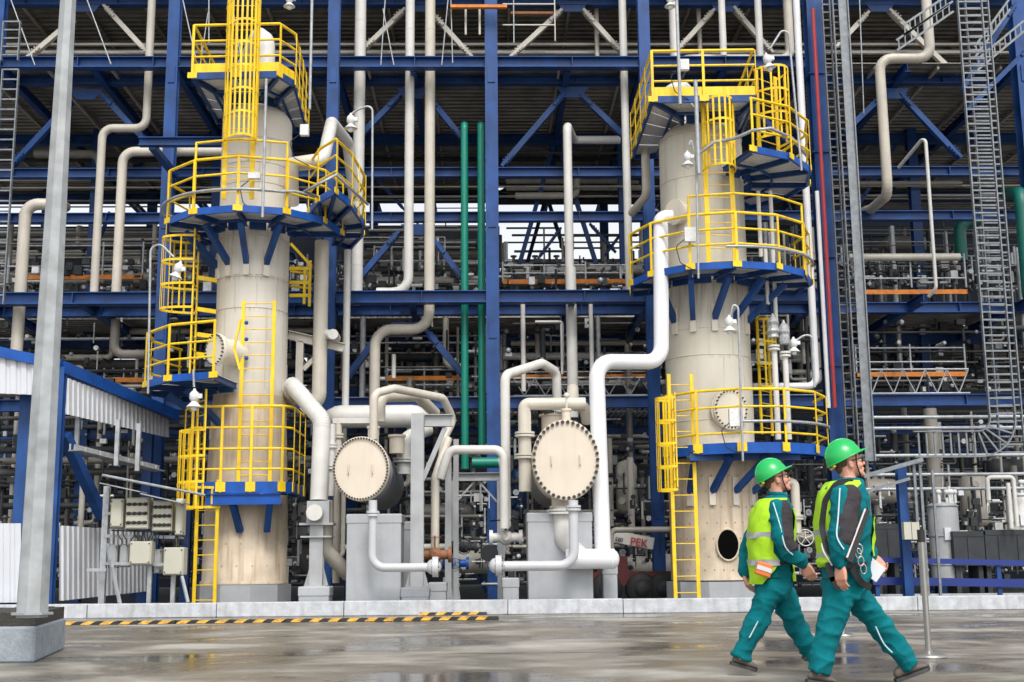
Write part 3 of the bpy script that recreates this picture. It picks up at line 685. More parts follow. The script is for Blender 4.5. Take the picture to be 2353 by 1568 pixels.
pipe('third tall cream pipe, running down and curving in an S to the left exchanger',[(989,-60),(985,757),(862,757),(858,1000)],12.2,creampipe,30.6,group=pg,bands=2.6,bend=3.2)
pipe('left one of the two bright green pipes, turning back at its top',[(1066,290,31.9),(1067,288,30.55),(1071,1078,30.55)],8.8,green,30.5,group='bright green pipes',bend=1.8)
pipe('right one of the two bright green pipes, longer neighbour of the centre column',[(1104,290,31.9),(1105,288,30.55),(1107,1030,30.55)],8.8,green,30.5,group='bright green pipes',bend=1.8)
pipe('short level green pipe with a white end cap below the two green risers',[(1085,1064),(1146,1064)],12,green,28.6)
g=MB(); a=P(1146,1064,28.6); g.cyl(a,a+Vector((.06,0,0)),.125,16); tag(g.build('end_cap',white),'white end cap on the short level green pipe','cap')
pipe('cream riser with elbow top right of the centre column, feeding the right exchanger',[(1425,322,32.1),(1318,322,32.1),(1303,288,30.6),(1308,640,30.6)],10.3,offwhite,30.6,group=pg,bend=1.9)
pipe('thicker lower length of the riser above the right exchanger',[(1311,615),(1316,960)],12.5,offwhite,30.6,group=pg,bands=2.6)
pipe('tall cream pipe between the centre column and the right tower',[(1428,-60),(1440,690)],9.3,offwhite,30.55,group=pg,bands=3)
pipe('cream pipe rising above the right tower platform, thickest of the three there',[(1545,-60),(1540,160)],12,offwhite,30.6,group=pg)
pipe('thin cream pipe above the right tower platform, middle of three',[(1655,-60),(1652,130)],8.5,offwhite,30.4,group=pg)
pipe('thin cream pipe above the right tower platform, rightmost of three',[(1738,-60),(1734,150)],8.5,offwhite,30.4,group=pg)
pipe('cream pipe turning left behind the top lamp of the right tower',[(1806,-60),(1800,136),(1580,136),(1550,150,32)],11,creampipe,30.9,group=pg)
pipe('slim grey drop pipe behind the brace right of the centre column',[(1370,20),(1370,190)],5.5,greige,31.6,group=pg)
pipe('slim grey drop pipe behind the brace above the right tower',[(1605,20),(1604,130)],5.5,greige,31.6,group=pg)
pipe('white riser right of the right tower, bending left at its foot',[(1826,-60),(1868,888),(1730,888)],8.5,white,28.2,group=pg,bend=2.5)
pipe('red riser pipe clipped to the big blue column on the right',[(1868,20),(1880,938)],4.4,redp,28.1,group=pg)
pipe('white riser beside the red pipe on the big blue column',[(1877,440),(1883,938)],5,white,28.2,group=pg)
pipe('slim white pipe from the left tower platform down past the crossbeam to the long drum',[(799,575),(792,945)],8,offwhite,28.4,group=pg)
pipe('cream downcomer beside the left tower, ending in a bend',[(740,555),(737,915),(700,950)],16.5,creampipe,27.5,group=pg,bend=2,bands=2.3)
pipe('looped cream pipe arching over the side platform of the left tower',[(680,380,26.6),(742,372,26.6),(758,300,27),(762,282,27.6),(800,330,29.2),(815,460,30)],15,offwhite,27,group=pg,bend=2)
pipe('cream stub pipe below the right tower top platform, bending back',[(1482,320,28.5),(1478,450,28.5),(1452,490,29.6)],10,creampipe,28.5,group=pg)
pipe('cream pipe at the upper right, dropping, jogging left and dropping to a bend',[(2124,-60),(2122,135),(2020,135),(2024,448),(2003,480,31),(1950,500,34)],12,creampipe,28.9,group=pg,bend=2.6,bands=3)
pipe('thin white conduit with a slanted top in the right bay',[(2065,385,30.4),(2126,312,29.4),(2156,662,29.4),(2134,682,29.6)],4.2,offwhite,29.4,group=pg,bend=3)
pipe('large dark green pipe at the right edge, turning down',[(2310,445,33),(2345,445,29.6),(2352,680,29.6),(2372,684,29.6)],16,teal,29.6,bend=2.4) 
pipe('dark green elbow deep in the right bay',[(2210,600),(2210,515),(2255,505)],14,teal,34,bend=2)
pipe('level grey pipe with a sawn end in the right bay',[(1950,592),(2205,592)],9,greige,31.8,group='level pipes in the rack')
pipe('level beige pipe high in the right bay',[(1950,422),(2210,422)],5.5,dimpipe,34,group='level pipes in the rack')
pipe('vertical grey pipe standing low in the right bay',[(2136,940),(2148,1160)],15,dimpipe,31,group=pg)
pipe('level cream pipe in the upper right bay',[(1955,166),(2215,166)],5,offwhite,32.2,group='level pipes in the rack')
pipe('second level cream pipe in the upper right bay',[(1955,176),(2215,176)],4.5,offwhite,33,group='level pipes in the rack')
pipe('long level white pipe under the top deck',[(-60,121),(2230,121)],6,offwhite,32.6,group='level pipes in the rack')
pipe('long dull red pipe under the upper beam',[(200,168),(2210,168)],4,mat('dull_red',(.16,.02,.025),.5),33,group='level pipes in the rack')
pipe('long pale blue-grey pipe right below the upper beam',[(205,175),(2200,175)],5.5,mat('blue_grey_pipe',(.2,.3,.4),.4),32,group='level pipes in the rack')
pipe('thin red level pipe above the bright opening',[(1530,459),(1630,459)],3,redp,34)
for i,(x,y0,y1,r,Y) in enumerate(((1201,690,900,5.5,30.8),(1357,690,870,5,30.8),(1290,745,860,3,31),(905,815,870,5,31),(900,950,950,0,0))):
    if r: pipe(('thin cream drop pipe under the middle beam, first right of the centre column','thin cream drop pipe just right of the thick riser','very thin drop pipe under the middle beam','short cream drop pipe behind the S shaped pipe')[i],[(x,y0),(x+2,y1)],r,offwhite,Y,group='thin drop pipes')
pipe('thin hooked pipe loop under the middle beam, right of the centre column',[(1230,740),(1292,740),(1296,840)],3.2,offwhite,31.2)
pipe('cream pipe stub in the dim left bay',[(80,355),(225,355),(232,385)],10,dimpipe,34,group='level pipes in the rack')
# pipe-rack runs on the levels (each a pipe of its own)
rng=random.Random(3)
STUFFD=0
def runs(n,y0,y1,Y0,Y1,x0,x1,mts,word,r0=.05,r1=.16):
    for i in range(n):
        t=(i+.5)/n; y=y0+(y1-y0)*t+rng.uniform(-3,3); Y=rng.uniform(Y0,Y1); r=rng.uniform(r0,r1)
        z=ZP(y,Y,1000); xa=P(x0,y,Y).x+rng.uniform(-.1,.6); xb=P(x1,y,Y).x-rng.uniform(-.1,.6); mt=rng.choice(mts)
        pts=[(xa,Y,z),(xb,Y,z)]
        if rng.random()<.22 and xb-xa>3: xm=rng.uniform(xa+1,xb-1); dz=rng.choice((-1,1))*rng.uniform(.3,.8); pts=[(xa,Y,z),(xm,Y,z),(xm,Y+.001,z+dz),(xb,Y,z+dz)] 
        pipe('level process pipe '+word,pts,r,mt,Y,world=True,group='level pipes '+word,seg=10,bend=1.8)
dimdark=mat('deep_shade_pipe_paint',(.10,.095,.09),.5,var=.35)  # still darker pipe tone, deep shade of the rack put into the colour
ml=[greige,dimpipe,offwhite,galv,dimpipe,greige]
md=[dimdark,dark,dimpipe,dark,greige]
runs(12,570,665,33.5,42,820,1130,ml,'behind the braces left of the green pipes')
runs(10,598,665,34,43,1145,1890,ml,'on the level behind the right tower')
runs(5,500,585,40,43,1145,1500,[galv,dimpipe,dark],'crossing the bright opening',.03,.07)
runs(12,560,668,34,42,-40,520,ml,'on the left bay level')
runs(16,775,905,34,42,740,1130,md+[offwhite],'under the middle beam behind the green pipes')
runs(16,745,905,34,42,1145,1890,md+[offwhite],'under the middle beam behind the right exchanger')
runs(10,745,905,34,42,-40,740,md,'under the middle beam in the left bay')
runs(8,745,905,34,42,1945,2400,md,'in the lower right bay')
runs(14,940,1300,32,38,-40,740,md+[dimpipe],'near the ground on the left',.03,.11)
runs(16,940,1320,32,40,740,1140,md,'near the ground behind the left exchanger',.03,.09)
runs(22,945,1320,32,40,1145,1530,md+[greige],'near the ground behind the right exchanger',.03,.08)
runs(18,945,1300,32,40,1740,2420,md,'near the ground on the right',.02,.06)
runs(8,410,470,35,42,1145,1480,[dimpipe,dark,greige],'under the bright edge of the deck',.05,.12)
def drops(n,x0,x1,y0,y1,Y0,Y1,mts,word):
    for i in range(n):
        x=x0+(x1-x0)*(i+rng.random())/n; Y=rng.uniform(Y0,Y1); r=rng.uniform(.03,.1); xx=P(x,y0,Y).x
        a=rng.uniform(0,.3);b=rng.uniform(.6,1); za=ZP(y0+(y1-y0)*a,Y);zb=ZP(y0+(y1-y0)*b,Y)
        pts=[(xx,Y,za),(xx,Y,zb)]
        if rng.random()<.4: pts+= [(xx+rng.choice((-1,1))*rng.uniform(.4,1),Y,zb)]
        pipe('upright process pipe '+word,pts,r,rng.choice(mts),Y,world=True,group='upright pipes '+word,seg=10)
drops(12,0,740,740,1330,32,37,md+[greige],'in the dim pipework on the left')
drops(16,740,1520,700,1330,32,38,md+[greige,offwhite],'in the dim pipework behind the exchangers')
drops(14,1740,2400,940,1330,32,37,md,'in the dim pipework on the right')
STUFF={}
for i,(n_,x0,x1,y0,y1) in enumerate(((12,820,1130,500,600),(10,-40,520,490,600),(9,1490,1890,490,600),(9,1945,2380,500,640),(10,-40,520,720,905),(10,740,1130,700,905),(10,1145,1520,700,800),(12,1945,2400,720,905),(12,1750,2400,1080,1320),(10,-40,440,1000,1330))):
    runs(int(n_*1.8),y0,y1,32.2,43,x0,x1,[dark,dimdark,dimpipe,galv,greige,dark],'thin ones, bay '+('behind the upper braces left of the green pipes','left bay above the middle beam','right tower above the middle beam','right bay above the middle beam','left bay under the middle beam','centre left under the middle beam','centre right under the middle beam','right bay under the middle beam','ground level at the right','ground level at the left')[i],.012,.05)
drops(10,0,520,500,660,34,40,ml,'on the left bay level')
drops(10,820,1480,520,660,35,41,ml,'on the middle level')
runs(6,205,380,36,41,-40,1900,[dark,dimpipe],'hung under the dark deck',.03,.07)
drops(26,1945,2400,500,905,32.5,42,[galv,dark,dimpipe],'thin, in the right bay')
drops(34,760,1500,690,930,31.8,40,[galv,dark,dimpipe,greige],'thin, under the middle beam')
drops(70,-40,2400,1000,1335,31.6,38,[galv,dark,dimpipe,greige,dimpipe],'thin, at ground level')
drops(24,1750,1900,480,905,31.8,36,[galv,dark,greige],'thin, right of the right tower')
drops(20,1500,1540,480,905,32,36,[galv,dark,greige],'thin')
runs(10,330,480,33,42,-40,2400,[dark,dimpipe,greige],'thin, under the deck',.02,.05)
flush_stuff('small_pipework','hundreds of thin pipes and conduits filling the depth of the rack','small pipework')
# vessels and pump housings deep in the rack
rv=random.Random(31)
for i,(px,py,Y,hor) in enumerate(((60,1240,34,1),(330,1180,35,0),(700,1240,33,0),(760,1120,34,1),(1010,1180,33,1),(1075,1290,32,1),(1190,1130,34,0),(1440,1120,33.5,0),(1460,1300,32.5,1),(1500,1180,35,1),(1760,1240,33,0),(1850,1160,34,1),(1960,1180,33,0),(2030,1130,34,1),(2240,1150,33,0),(2330,1080,35,1),(880,860,36,1),(1230,640,37,1),(1850,600,36,0),(140,620,36,1),(2080,560,37,1),(600,600,37,1))):
    c=P(px,py,Y); mt=rv.choice([dimdark,dark,dimpipe,greige,mat('dim_blue_vessel',(.01,.04,.12),.4)]); r=rv.uniform(.22,.42); L=rv.uniform(.9,1.9)
    t=thing('process_vessel','dim '+('lying' if hor else 'upright')+' vessel deep in the rack, '+('bay at the left edge','behind the cabinets','behind the thick pipe','left of the left exchanger','right of the left exchanger','low between the exchangers','left of the right exchanger','right of the white pipe','behind the truck crane','left of the right tower foot','behind the oval hole tower','behind the far helmet','behind the near helmet','right of the near helmet','behind the grey tank','near the right edge','under the middle beam','behind the orange toe board','behind the right main platform','left bay upper level','right bay upper level','behind the left tower')[i],'vessel',c,'dim vessels in the rack')
    ax=Vector((1,0,0)) if hor else Vector((0,0,1)); g=MB(); g.lathe(c-ax*(L/2),ax,[(.02,-.18),(r*.7,-.12),(r,0),(r,L),(r*.7,L+.12),(.02,L+.18)],18); g.build('shell',mt,t)
    for s in(.15,.5,.85):
        q=c+ax*(L*(s-.5)); g=MB()
        if hor: g.cyl(q,q+Vector((0,0,r+.3)),.05,8); g.cyl(q+Vector((0,0,r+.26)),q+Vector((0,0,r+.3)),.1,10)
        else: g.cyl(q,q+Vector((-.2,-r-.25,0)),.05,8); g.cyl(q+Vector((-.17,-r-.2,0)),q+Vector((-.2,-r-.25,0)),.1,10)
        g.build('nozzle',mt,t)
# fine tangle of valves, fittings and instruments, too many to count
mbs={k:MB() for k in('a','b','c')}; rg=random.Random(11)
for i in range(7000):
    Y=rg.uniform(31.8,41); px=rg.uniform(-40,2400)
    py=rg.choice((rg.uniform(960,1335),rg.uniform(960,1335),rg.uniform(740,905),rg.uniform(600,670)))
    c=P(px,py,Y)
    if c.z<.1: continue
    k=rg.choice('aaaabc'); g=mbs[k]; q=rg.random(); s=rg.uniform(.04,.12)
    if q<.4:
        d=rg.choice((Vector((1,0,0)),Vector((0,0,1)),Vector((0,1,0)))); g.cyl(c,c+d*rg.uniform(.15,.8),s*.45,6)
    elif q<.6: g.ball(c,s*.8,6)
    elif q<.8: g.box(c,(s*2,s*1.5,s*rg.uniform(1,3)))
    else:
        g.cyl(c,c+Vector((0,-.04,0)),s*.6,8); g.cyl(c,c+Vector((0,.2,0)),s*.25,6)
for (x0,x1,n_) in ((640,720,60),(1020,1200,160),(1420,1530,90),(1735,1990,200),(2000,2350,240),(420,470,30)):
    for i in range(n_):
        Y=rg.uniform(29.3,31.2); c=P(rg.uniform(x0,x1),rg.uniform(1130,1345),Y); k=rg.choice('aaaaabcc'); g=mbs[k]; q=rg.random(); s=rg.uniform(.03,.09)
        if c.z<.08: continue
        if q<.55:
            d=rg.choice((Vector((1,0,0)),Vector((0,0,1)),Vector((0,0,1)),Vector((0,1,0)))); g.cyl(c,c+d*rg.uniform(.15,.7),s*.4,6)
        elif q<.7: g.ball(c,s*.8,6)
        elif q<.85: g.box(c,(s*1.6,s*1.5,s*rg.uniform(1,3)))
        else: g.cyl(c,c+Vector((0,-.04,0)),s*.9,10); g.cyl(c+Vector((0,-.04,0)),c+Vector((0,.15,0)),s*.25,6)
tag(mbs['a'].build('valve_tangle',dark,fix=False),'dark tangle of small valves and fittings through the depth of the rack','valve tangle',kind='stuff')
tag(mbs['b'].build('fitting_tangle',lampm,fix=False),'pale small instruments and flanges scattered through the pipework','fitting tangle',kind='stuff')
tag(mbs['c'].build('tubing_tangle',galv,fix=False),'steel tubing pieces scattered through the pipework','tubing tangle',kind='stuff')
for o in list(C.objects):
    pass
# ================= HEAT EXCHANGERS
def exchanger(label,px,py,wpx,hpx,Y,nb,pinf,length,bodymat):
    c=P(px,py,Y); r=m(wpx,Y)*.98; sy=hpx/wpx
    t=thing('heat_exchanger',label,'heat exchanger',(c.x,Y+length/2,0))
    g=MB(); g.lathe(c,(0,1,0),[(r*.93,.1),(r*.93,1.0),(r*.97,1.02),(r*.97,1.12),(r*.9,1.14),(r*.9,length),(r*.5,length+.3)],44,sy); b=g.build('shell',bodymat,t)
    g=MB(); g.lathe(c,(0,1,0),[(r*.95,.12),(r,.13),(r,.2),(r*.95,.21)],44,sy,smooth=False); g.build('rear_flange',plate,t)
    cv=bolted_disc(t,c+Vector((0,.1,0)),(0,-1,0),r,.09,nb,'cover_plate',plate,br=.034 if nb<45 else .02,sy=sy,rb=.94)
    for s in(-1,1):
        g=MB(); x=c.x+s*r*.42; g.tube(fillet([(x,Y+.02,c.z+.09),(x,Y-.06,c.z+.09),(x,Y-.06,c.z-.1),(x,Y+.02,c.z-.1)],.03,4),.011,8); g.build('lifting_handle',plate,cv)
    return t,c,r,sy
Yx=24.2
greyins=mat('grey_insulation',(.26,.27,.29),.45,var=.3,scale=2,streak=.4,streakcol=(.5,.5,.48))
E1,c1,r1,s1=exchanger('left heat exchanger, round cream cover ringed by close-set bolts, grey drum behind, on a concrete pier','',0,0,0,1,0,0,0,0) if 0 else exchanger('left heat exchanger, round cream cover ringed by close-set small bolts, grey drum behind it',829,1077,65,74,Yx,60,0,5.2,greyins)
E2,c2,r2,s2=exchanger('right heat exchanger, larger round cream cover with big dark bolts',1300,1057,78,93,24.0,38,0,5.0,creampipe)
def pier(label,x0,x1,y0,Y,dep=.9):
    a=P(x0,y0,Y);b=P(x1,y0,Y); g=MB(); g.bb(a.x,b.x,Y,Y+dep,.006,a.z); g.bb(a.x-.012,b.x+.012,Y-.012,Y+dep+.012,a.z-.18,a.z+.012)
    o=tag(g.build('concrete_pier',conc),label,'pier',group='concrete piers'); bv=o.modifiers.new('bevel','BEVEL'); bv.width=.025; bv.segments=2
pier('grey concrete pier under the left exchanger',797,922,1183,24.35)
pier('darker rear pier behind the left exchanger pier',905,950,1200,26.4)
pier('grey concrete pier under the right exchanger',1212,1360,1180,24.35)
for (a,b,y,Y,l) in((686,756,1350,24.4,'small concrete block under the grey support post left of the left exchanger'),(922,985,1352,24.3,'small concrete block under the tall grey post'),(985,1025,1340,25.4,'small concrete block right of the tall grey post'),(1385,1418,1300,24.6,'narrow pier below the end of the white drum'),(1155,1192,1330,24.4,'narrow foot under the valve between the exchangers')):
    pier(l,a,b,y,Y,.6)
# pipes around the exchangers
eg='pipes around the exchangers'
pipe('thick white-cream pipe leaving the left tower and dropping beside the left exchanger',[(668,925,28.2),(672,885,26.0),(740,965,24.9),(733,1150,24.8)],20,offwhite,24.8,group=eg,bend=1.5,bands=1.2)
pipe('lower end of the thick pipe, bending back under the left exchanger',[(748,1150,24.9),(742,1262,24.9),(800,1320,25.4)],17,creampipe,24.9,group=eg,bend=1.6)
pipe('grey-white drain pipe curving in an L under the left exchanger cover',[(857,1150),(857,1305),(998,1305)],9.5,mat('pale_grey_pipe',(.5,.51,.53),.35,var=.08),23.9,group=eg,bend=3,flanges=((0,.2),))
pipe('grey drain pipe curving under the right exchanger to the valve',[(1317,1150),(1317,1300),(1150,1300)],11,MATS['pale_grey_pipe'],23.7,group=eg,bend=3,flanges=((0,.12),))
pipe('big white pipe from the right tower down in an S past the right exchanger',[(1545,500,25.9),(1518,500,25.9),(1520,832,25.6),(1370,832,24.8),(1385,1265,24.4)],18,white,25,bend=2.6,seg=24,bands=0)
pipe('short thick white drum pipe lying at the foot of the big white pipe',[(1300,1285),(1412,1285)],22,white,24.1,group=eg,seg=24)
g=MB(); c=P(1405,1285,24.1); g.ball(c,m(22.5,24),18,(.8,1,1)); tag(g.build('drum_end',white),'rounded white end of the drum pipe at the foot of the big white pipe','pipe end')
pipe('white bend dropping from the right exchanger into the drum pipe',[(1292,1165),(1292,1240),(1345,1288)],20,offwhite,24.35,group=eg,bend=1.5,flanges=((0,.15),))
pipe('cream square-cornered pipe on top and left of the right exchanger',[(1345,928),(1205,928),(1206,1130)],14.5,creampipe,25.0,group=eg,bend=.8,flanges=((1,.35),(1,.6)))
pipe('cream elbow stub at the top right of the right exchanger',[(1316,895,26.5),(1316,930,25.6),(1345,935,25.2),(1350,970,25.4)],14,creampipe,25.4,group=eg)
pipe('grey-white pipe arching between the centre column and the right exchanger',[(1163,1210,25.4),(1160,862,25.4),(1245,835,26.2),(1278,855,26.6),(1282,960,26.8)],11,offwhite,25.6,group=eg,bend=2)
pipe('pipe turning over and dropping left of the centre valve',[(1010,1100,25.4),(1033,1034,25.4),(1158,1034,25.2),(1164,1215,25.2)],10.5,offwhite,25.3,group=eg,bend=2.2)
pipe('cream pipe leaning from the tall grey post down to the ground valve',[(1030,1010,26),(1008,1075,25.5),(1000,1100,25.4),(996,1290,25.4)],9.5,creampipe,25.4,group=eg)
pipe('cream pipe arching over the left exchanger from its top nozzle',[(858,1010,24.7),(858,905,24.7),(905,893,25),(1018,915,26),(1042,965,26.4),(1022,1005,26.2),(1010,1090,25.7)],9.5,creampipe,25,group=eg,bend=2.2)
pipe('second cream pipe arching under the first over the left exchanger',[(872,970,25.3),(880,912,25.3),(960,910,26),(1000,950,26.6)],13,creampipe,25.6,group=eg,bend=2)
pipe('cream bend rising behind the left exchanger drum',[(928,1090,26.8),(930,1010,26.8),(985,985,27.2)],16,offwhite,27,group=eg,bend=1.8,flanges=((0,.4),))
pipe('upright cream pipe close left of the left exchanger cover',[(778,965),(778,1340)],8,creampipe,25.6,group=eg,flanges=((0,.1),(0,.35)))
pipe('upright cream pipe with clamps between tower pipe and left exchanger',[(762,975),(757,1140)],9,offwhite,25.0,group=eg,flanges=((0,.3),(0,.6)))
g=MB(); a=P(775,958,28.2);b=P(955,958,28.2); r=m(26,28); L=(b-a).length
g.lathe(a,(1,0,0),[(.01,-.32),(r*.6,-.22),(r*.93,-.05),(r,.1),(r,L-.1),(r*.93,L+.05),(r*.6,L+.22),(.01,L+.3)],28); tag(g.build('horizontal_drum',offwhite),'long cream drum lying behind and above the left exchanger','drum')
g=MB(); a=P(765,968,25.6);b=P(850,965,25.6); g.bar(a,(b.x,b.y,a.z),.14,.11); tag(g.build('cantilever_beam',offwhite),'pale steel arm at the top left of the left exchanger','beam')
# top nozzles of the exchangers
for t,px,py,Y,r in((E1,858,985,24.8,.11),(E1,912,1005,26.5,.16),(E2,1272,958,25.4,.25),(E2,1301,945,24.6,.09)):
    q=P(px,py,Y); nz=nozzle(t,(q.x,Y,q.z-.35),(0,0,1),r,.4,plate)
g=MB()
for a in range(10): g.ball(P(1252+a*5,946-abs(4.5-a)*-1.2,25.1),.02,6)
g.build('bolt_row',bolt,E2)
q=P(1292,1150,24.4); nozzle(E2,(q.x,24.6,q.z+.25),(0,0,-1),.2,.4,plate)
q=P(1302,925,24.6); g=MB(); g.cyl((q.x,24.6,q.z-.35),(q.x,24.6,q.z+.1),.02,8); g.ball((q.x,24.6,q.z+.14),.06,8); tag(g.build('pressure_gauge',offwhite),'small round gauge on a stalk on top of the right exchanger','gauge')
# valves
def handwheel(par,c,r,axis=(0,-1,0),mt=offwhite,name='handwheel'):
    c=Vector(c);ax=Vector(axis).normalized();u=ax.cross(Vector((0,0,1))).normalized() if abs(ax.z)<.9 else Vector((1,0,0)); v=u.cross(ax)
    g=MB(); n=28; g.tube([c+u*(r*math.cos(2*math.pi*k/n))+v*(r*math.sin(2*math.pi*k/n)) for k in range(n+1)],r*.07,8,caps=False)
    for k in range(5):
        a=2*math.pi*k/5+.3; g.cyl(c,c+u*(r*math.cos(a))+v*(r*math.sin(a)),r*.055,6)
    g.cyl(c-ax*(-.03),c-ax*.25,r*.13,10); return g.build(name,mt,par)
def valve(label,px,py,Y,r,wheelmat=offwhite,body=dimpipe,s=1.0,up=False):
    c=P(px,py,Y); t=thing('valve',label,'valve',(c.x,c.y,max(.0,c.z-.3)),group='hand valves')
    g=MB(); q=c+Vector((0,.3,0)); g.cyl(q+Vector((-.28*s,0,0)),q+Vector((-.22*s,0,0)),.13*s,14); g.cyl(q+Vector((.22*s,0,0)),q+Vector((.28*s,0,0)),.13*s,14); g.cyl(q+Vector((-.22*s,0,0)),q+Vector((.22*s,0,0)),.08*s,12); g.ball(q,.13*s,12); g.cyl(q,c+Vector((0,.1,0)),.05*s,10)
    g.build('body',body,t)
    if up: handwheel(t,c+Vector((0,.3,.35)),r,(0,0,1),wheelmat)
    else: handwheel(t,c,r,(0,-1,0),wheelmat)
    return t
valve('white five-spoked handwheel valve right of the near worker pair, by the right tower',1851,1236,26.2,m(18,26),offwhite)
valve('dark handwheel valve low between the exchangers',1066,1257,27,m(16,27),dark,dark)
valve('yoke valve standing on the pipe between the two exchangers',1163,1235,25.2,.17,dark,offwhite,1.2,up=True)
valve('small blue valve at the foot of the leaning cream pipe',1046,1295,26.5,.1,blue,bright)
valve('rust-brown valve beside the drain pipe end of the left exchanger',998,1275,25,.12,rust,rust,1.2,up=True)
for px,py,Y,l in((1145,1300,23.6,'bolted end flange of the right exchanger drain pipe'),(1000,1303,23.9,'bolted end flange of the left exchanger drain pipe')):
    c=P(px,py,Y); g=MB(); g.cyl(c+Vector((-.05,0,0)),c+Vector((.06,0,0)),.19,20); g.ball(c+Vector((-.03,0,0)),.15,12); o=g.build('flange_end',MATS['pale_grey_pipe']); tag(o,l,'flange')
    for k in range(10):
        a=2*math.pi*k/10; b=MB(); q=c+Vector((-.06,math.cos(a)*.155,math.sin(a)*.155)); b.cyl(q,q+Vector((.14,0,0)),.018,6); b.build('bolt',bolt,o)
c=P(1125,1272,27.5); g=MB(); g.cyl(c,c+Vector((0,-.06,0)),.19,20); tag(g.build('blind_disc',dark),'dark round blind disc between the exchangers','disc')
# grey steel support posts
sg='grey steel support posts'
def post(label,spec,Y,w_=.22,base=None,extra=None):
    t=thing('support_post',label,'post',P(spec[0][0],1380,Y),group=sg)
    x=P(spec[0][0],(spec[0][1]+spec[1][1])/2,Y).x; z0=base if base is not None else ZP(spec[1][1],Y,spec[0][0]); z1=ZP(spec[0][1],Y,spec[0][0])
    g=MB(); g.ibeam((x,Y,z0),(x,Y,z1),w_,w_,.022,up=(0,1,0)); g.build('shaft',greysteel,t); g=MB(); g.bb(x-w_*.8,x+w_*.8,Y-w_*.8,Y+w_*.8,z0,z0+.03)
    for s in(-1,1): g.add([(x+s*w_*.51,Y-.01,z0+.03),(x+s*w_*.9,Y-.01,z0+.03),(x+s*w_*.51,Y-.01,z0+.4),(x+s*w_*.51,Y+.01,z0+.03),(x+s*w_*.9,Y+.01,z0+.03),(x+s*w_*.51,Y+.01,z0+.4)],[(0,1,2),(5,4,3),(0,3,4,1),(1,4,5,2),(2,5,3,0)])
    g.build('base_plate',greysteel,t)
    return t,x,z1
t,x,z=post('tall grey steel post right of the left exchanger with a bracket arm on top',[(959,952),(955,1350)],24.5,.25,base=ZP(1352,24.3,950))
g=MB(); b=P(1040,963,24.5); g.ibeam((x+.13,24.5,z-.13),(b.x,24.5,z-.13),.16,.24,.018); g.bar((x+.1,24.5,z-1.3),(b.x-.15,24.5,z-.28),.09,.09,up=(0,1,0)); g.build('arm',greysteel,t)
t,x,z=post('short grey steel post under the thick tower pipe with a round cap on its side',[(728,1205),(728,1350)],24.7,.26,base=ZP(1350,24.5,728))
g=MB(); g.bb(x-.33,x+.33,24.5,25,z-.02,z+.02); g.bb(x-.3,x+.3,24.5,25,z-.26,z-.23); g.bb(x-.2,x+.24,24.6,24.95,z+.02,z+.45); g.build('head_plate',greysteel,t)
g=MB(); c=P(722,1178,24.3); g.cyl(c,c+Vector((0,.35,0)),m(18,24.3),24); g.build('trunnion_cap',offwhite,t)
for l,px,y0,Y,w_ in(('slim grey post behind the leaning cream pipe',1030,1030,26.3,.13),('pair partner of the slim grey post, right one',1048,1010,26.6,.11)):
    post(l,[(px,y0),(px,1340)],Y,w_,base=.1)
t,x,z=post('grey portal frame post left of the centre valve, under the short green pipe',[(1040,1105),(1040,1340)],27.6,.16,base=.05)
g=MB(); b=P(1150,1105,27.6); g.ibeam((x,27.6,z+.08),(b.x,27.6,z+.08),.16,.18,.015); g.bar((x+.5,27.6,z),(x+.05,27.6,z-.5),.04,.04); g.bar((b.x-.5,27.6,z),(b.x-.05,27.6,z-.5),.04,.04); g.ibeam((b.x,27.6,.05),(b.x,27.6,z),.16,.16,.015,up=(0,1,0)); g.build('portal_beam',greysteel,t)
g=MB(); a=P(662,770,27.6);b=P(790,800,27.6); t=thing('bracket_frame','grey steel bracket frame jutting from the left tower around the downcomer','bracket',a)
g.ibeam(a,b,.16,.2,.018); g.build('arm',greige,t); g=MB(); a2=P(690,785,27.6);b2=P(690,900,27.6); g.bar(a2,(a2.x,a2.y,b2.z),.16,.16); g.build('upright',greige,t); g=MB(); g.bar(P(697,850,27.6),P(745,802,27.6),.1,.1,up=(0,1,0)); g.build('strut',greige,t)
g=MB(); c=P(765,768,27.2); g.cyl(c,c+Vector((0,.5,0)),m(12,27),20); g.cyl(P(740,765,27.5),c+Vector((0,.25,0)),.11,14); g.build('trunnion_cap',offwhite,t)
# ================= LEFT: mast, speed bump, shed, electrical rack
a=G(78,1524); yb=G(148,1492).y; t=thing('lamp_mast','tall grey tapered steel mast standing on a concrete block at the left edge','mast',(a.x-.25,a.y+.5,0))
zt=P(60,1440,a.y).z
g=MB(); bx=G(148,1492).x; g.prism([(a.x-1.6,a.y),(a.x,a.y),(bx,yb),(bx-1.6,yb)],.0,zt-.0); o=g.build('concrete_block',mat('blue_grey_concrete',(.30,.34,.38),.8,var=.25,scale=7,bump=.6,bscale=30),t); bv=o.modifiers.new('bevel','BEVEL'); bv.width=.02
g=MB(); b=P(60,1409,a.y).z
rg=random.Random(5); n=14
for i in range(n):
    x0=a.x-1.62+ (1.6)*i/n; g.prism([(x0,a.y+.01+rg.uniform(0,.03)),(x0+1.62/n,a.y+.01+rg.uniform(0,.03)),(x0+1.62/n+bx-a.x,yb-.02),(x0+bx-a.x,yb-.02)],zt+.001,b+rg.uniform(-.008,.008))
g.build('grout_pad',concdark,t)
px0=P(74,1405,12.1); g=MB(); 
hs=[(0,.152),(1,.140),(2.5,.125),(4,.107),(5.6,.088),(8,.07)]
g.lathe((px0.x,12.1,b-.02),(0,0,1),[(r_,h) for h,r_ in hs],8,smooth=False); g.build('shaft',mat('mast_galvanised',(.36,.38,.39),.5,metal=.15,var=.3,scale=5,streak=.35,streakcol=(.3,.29,.27)),t)
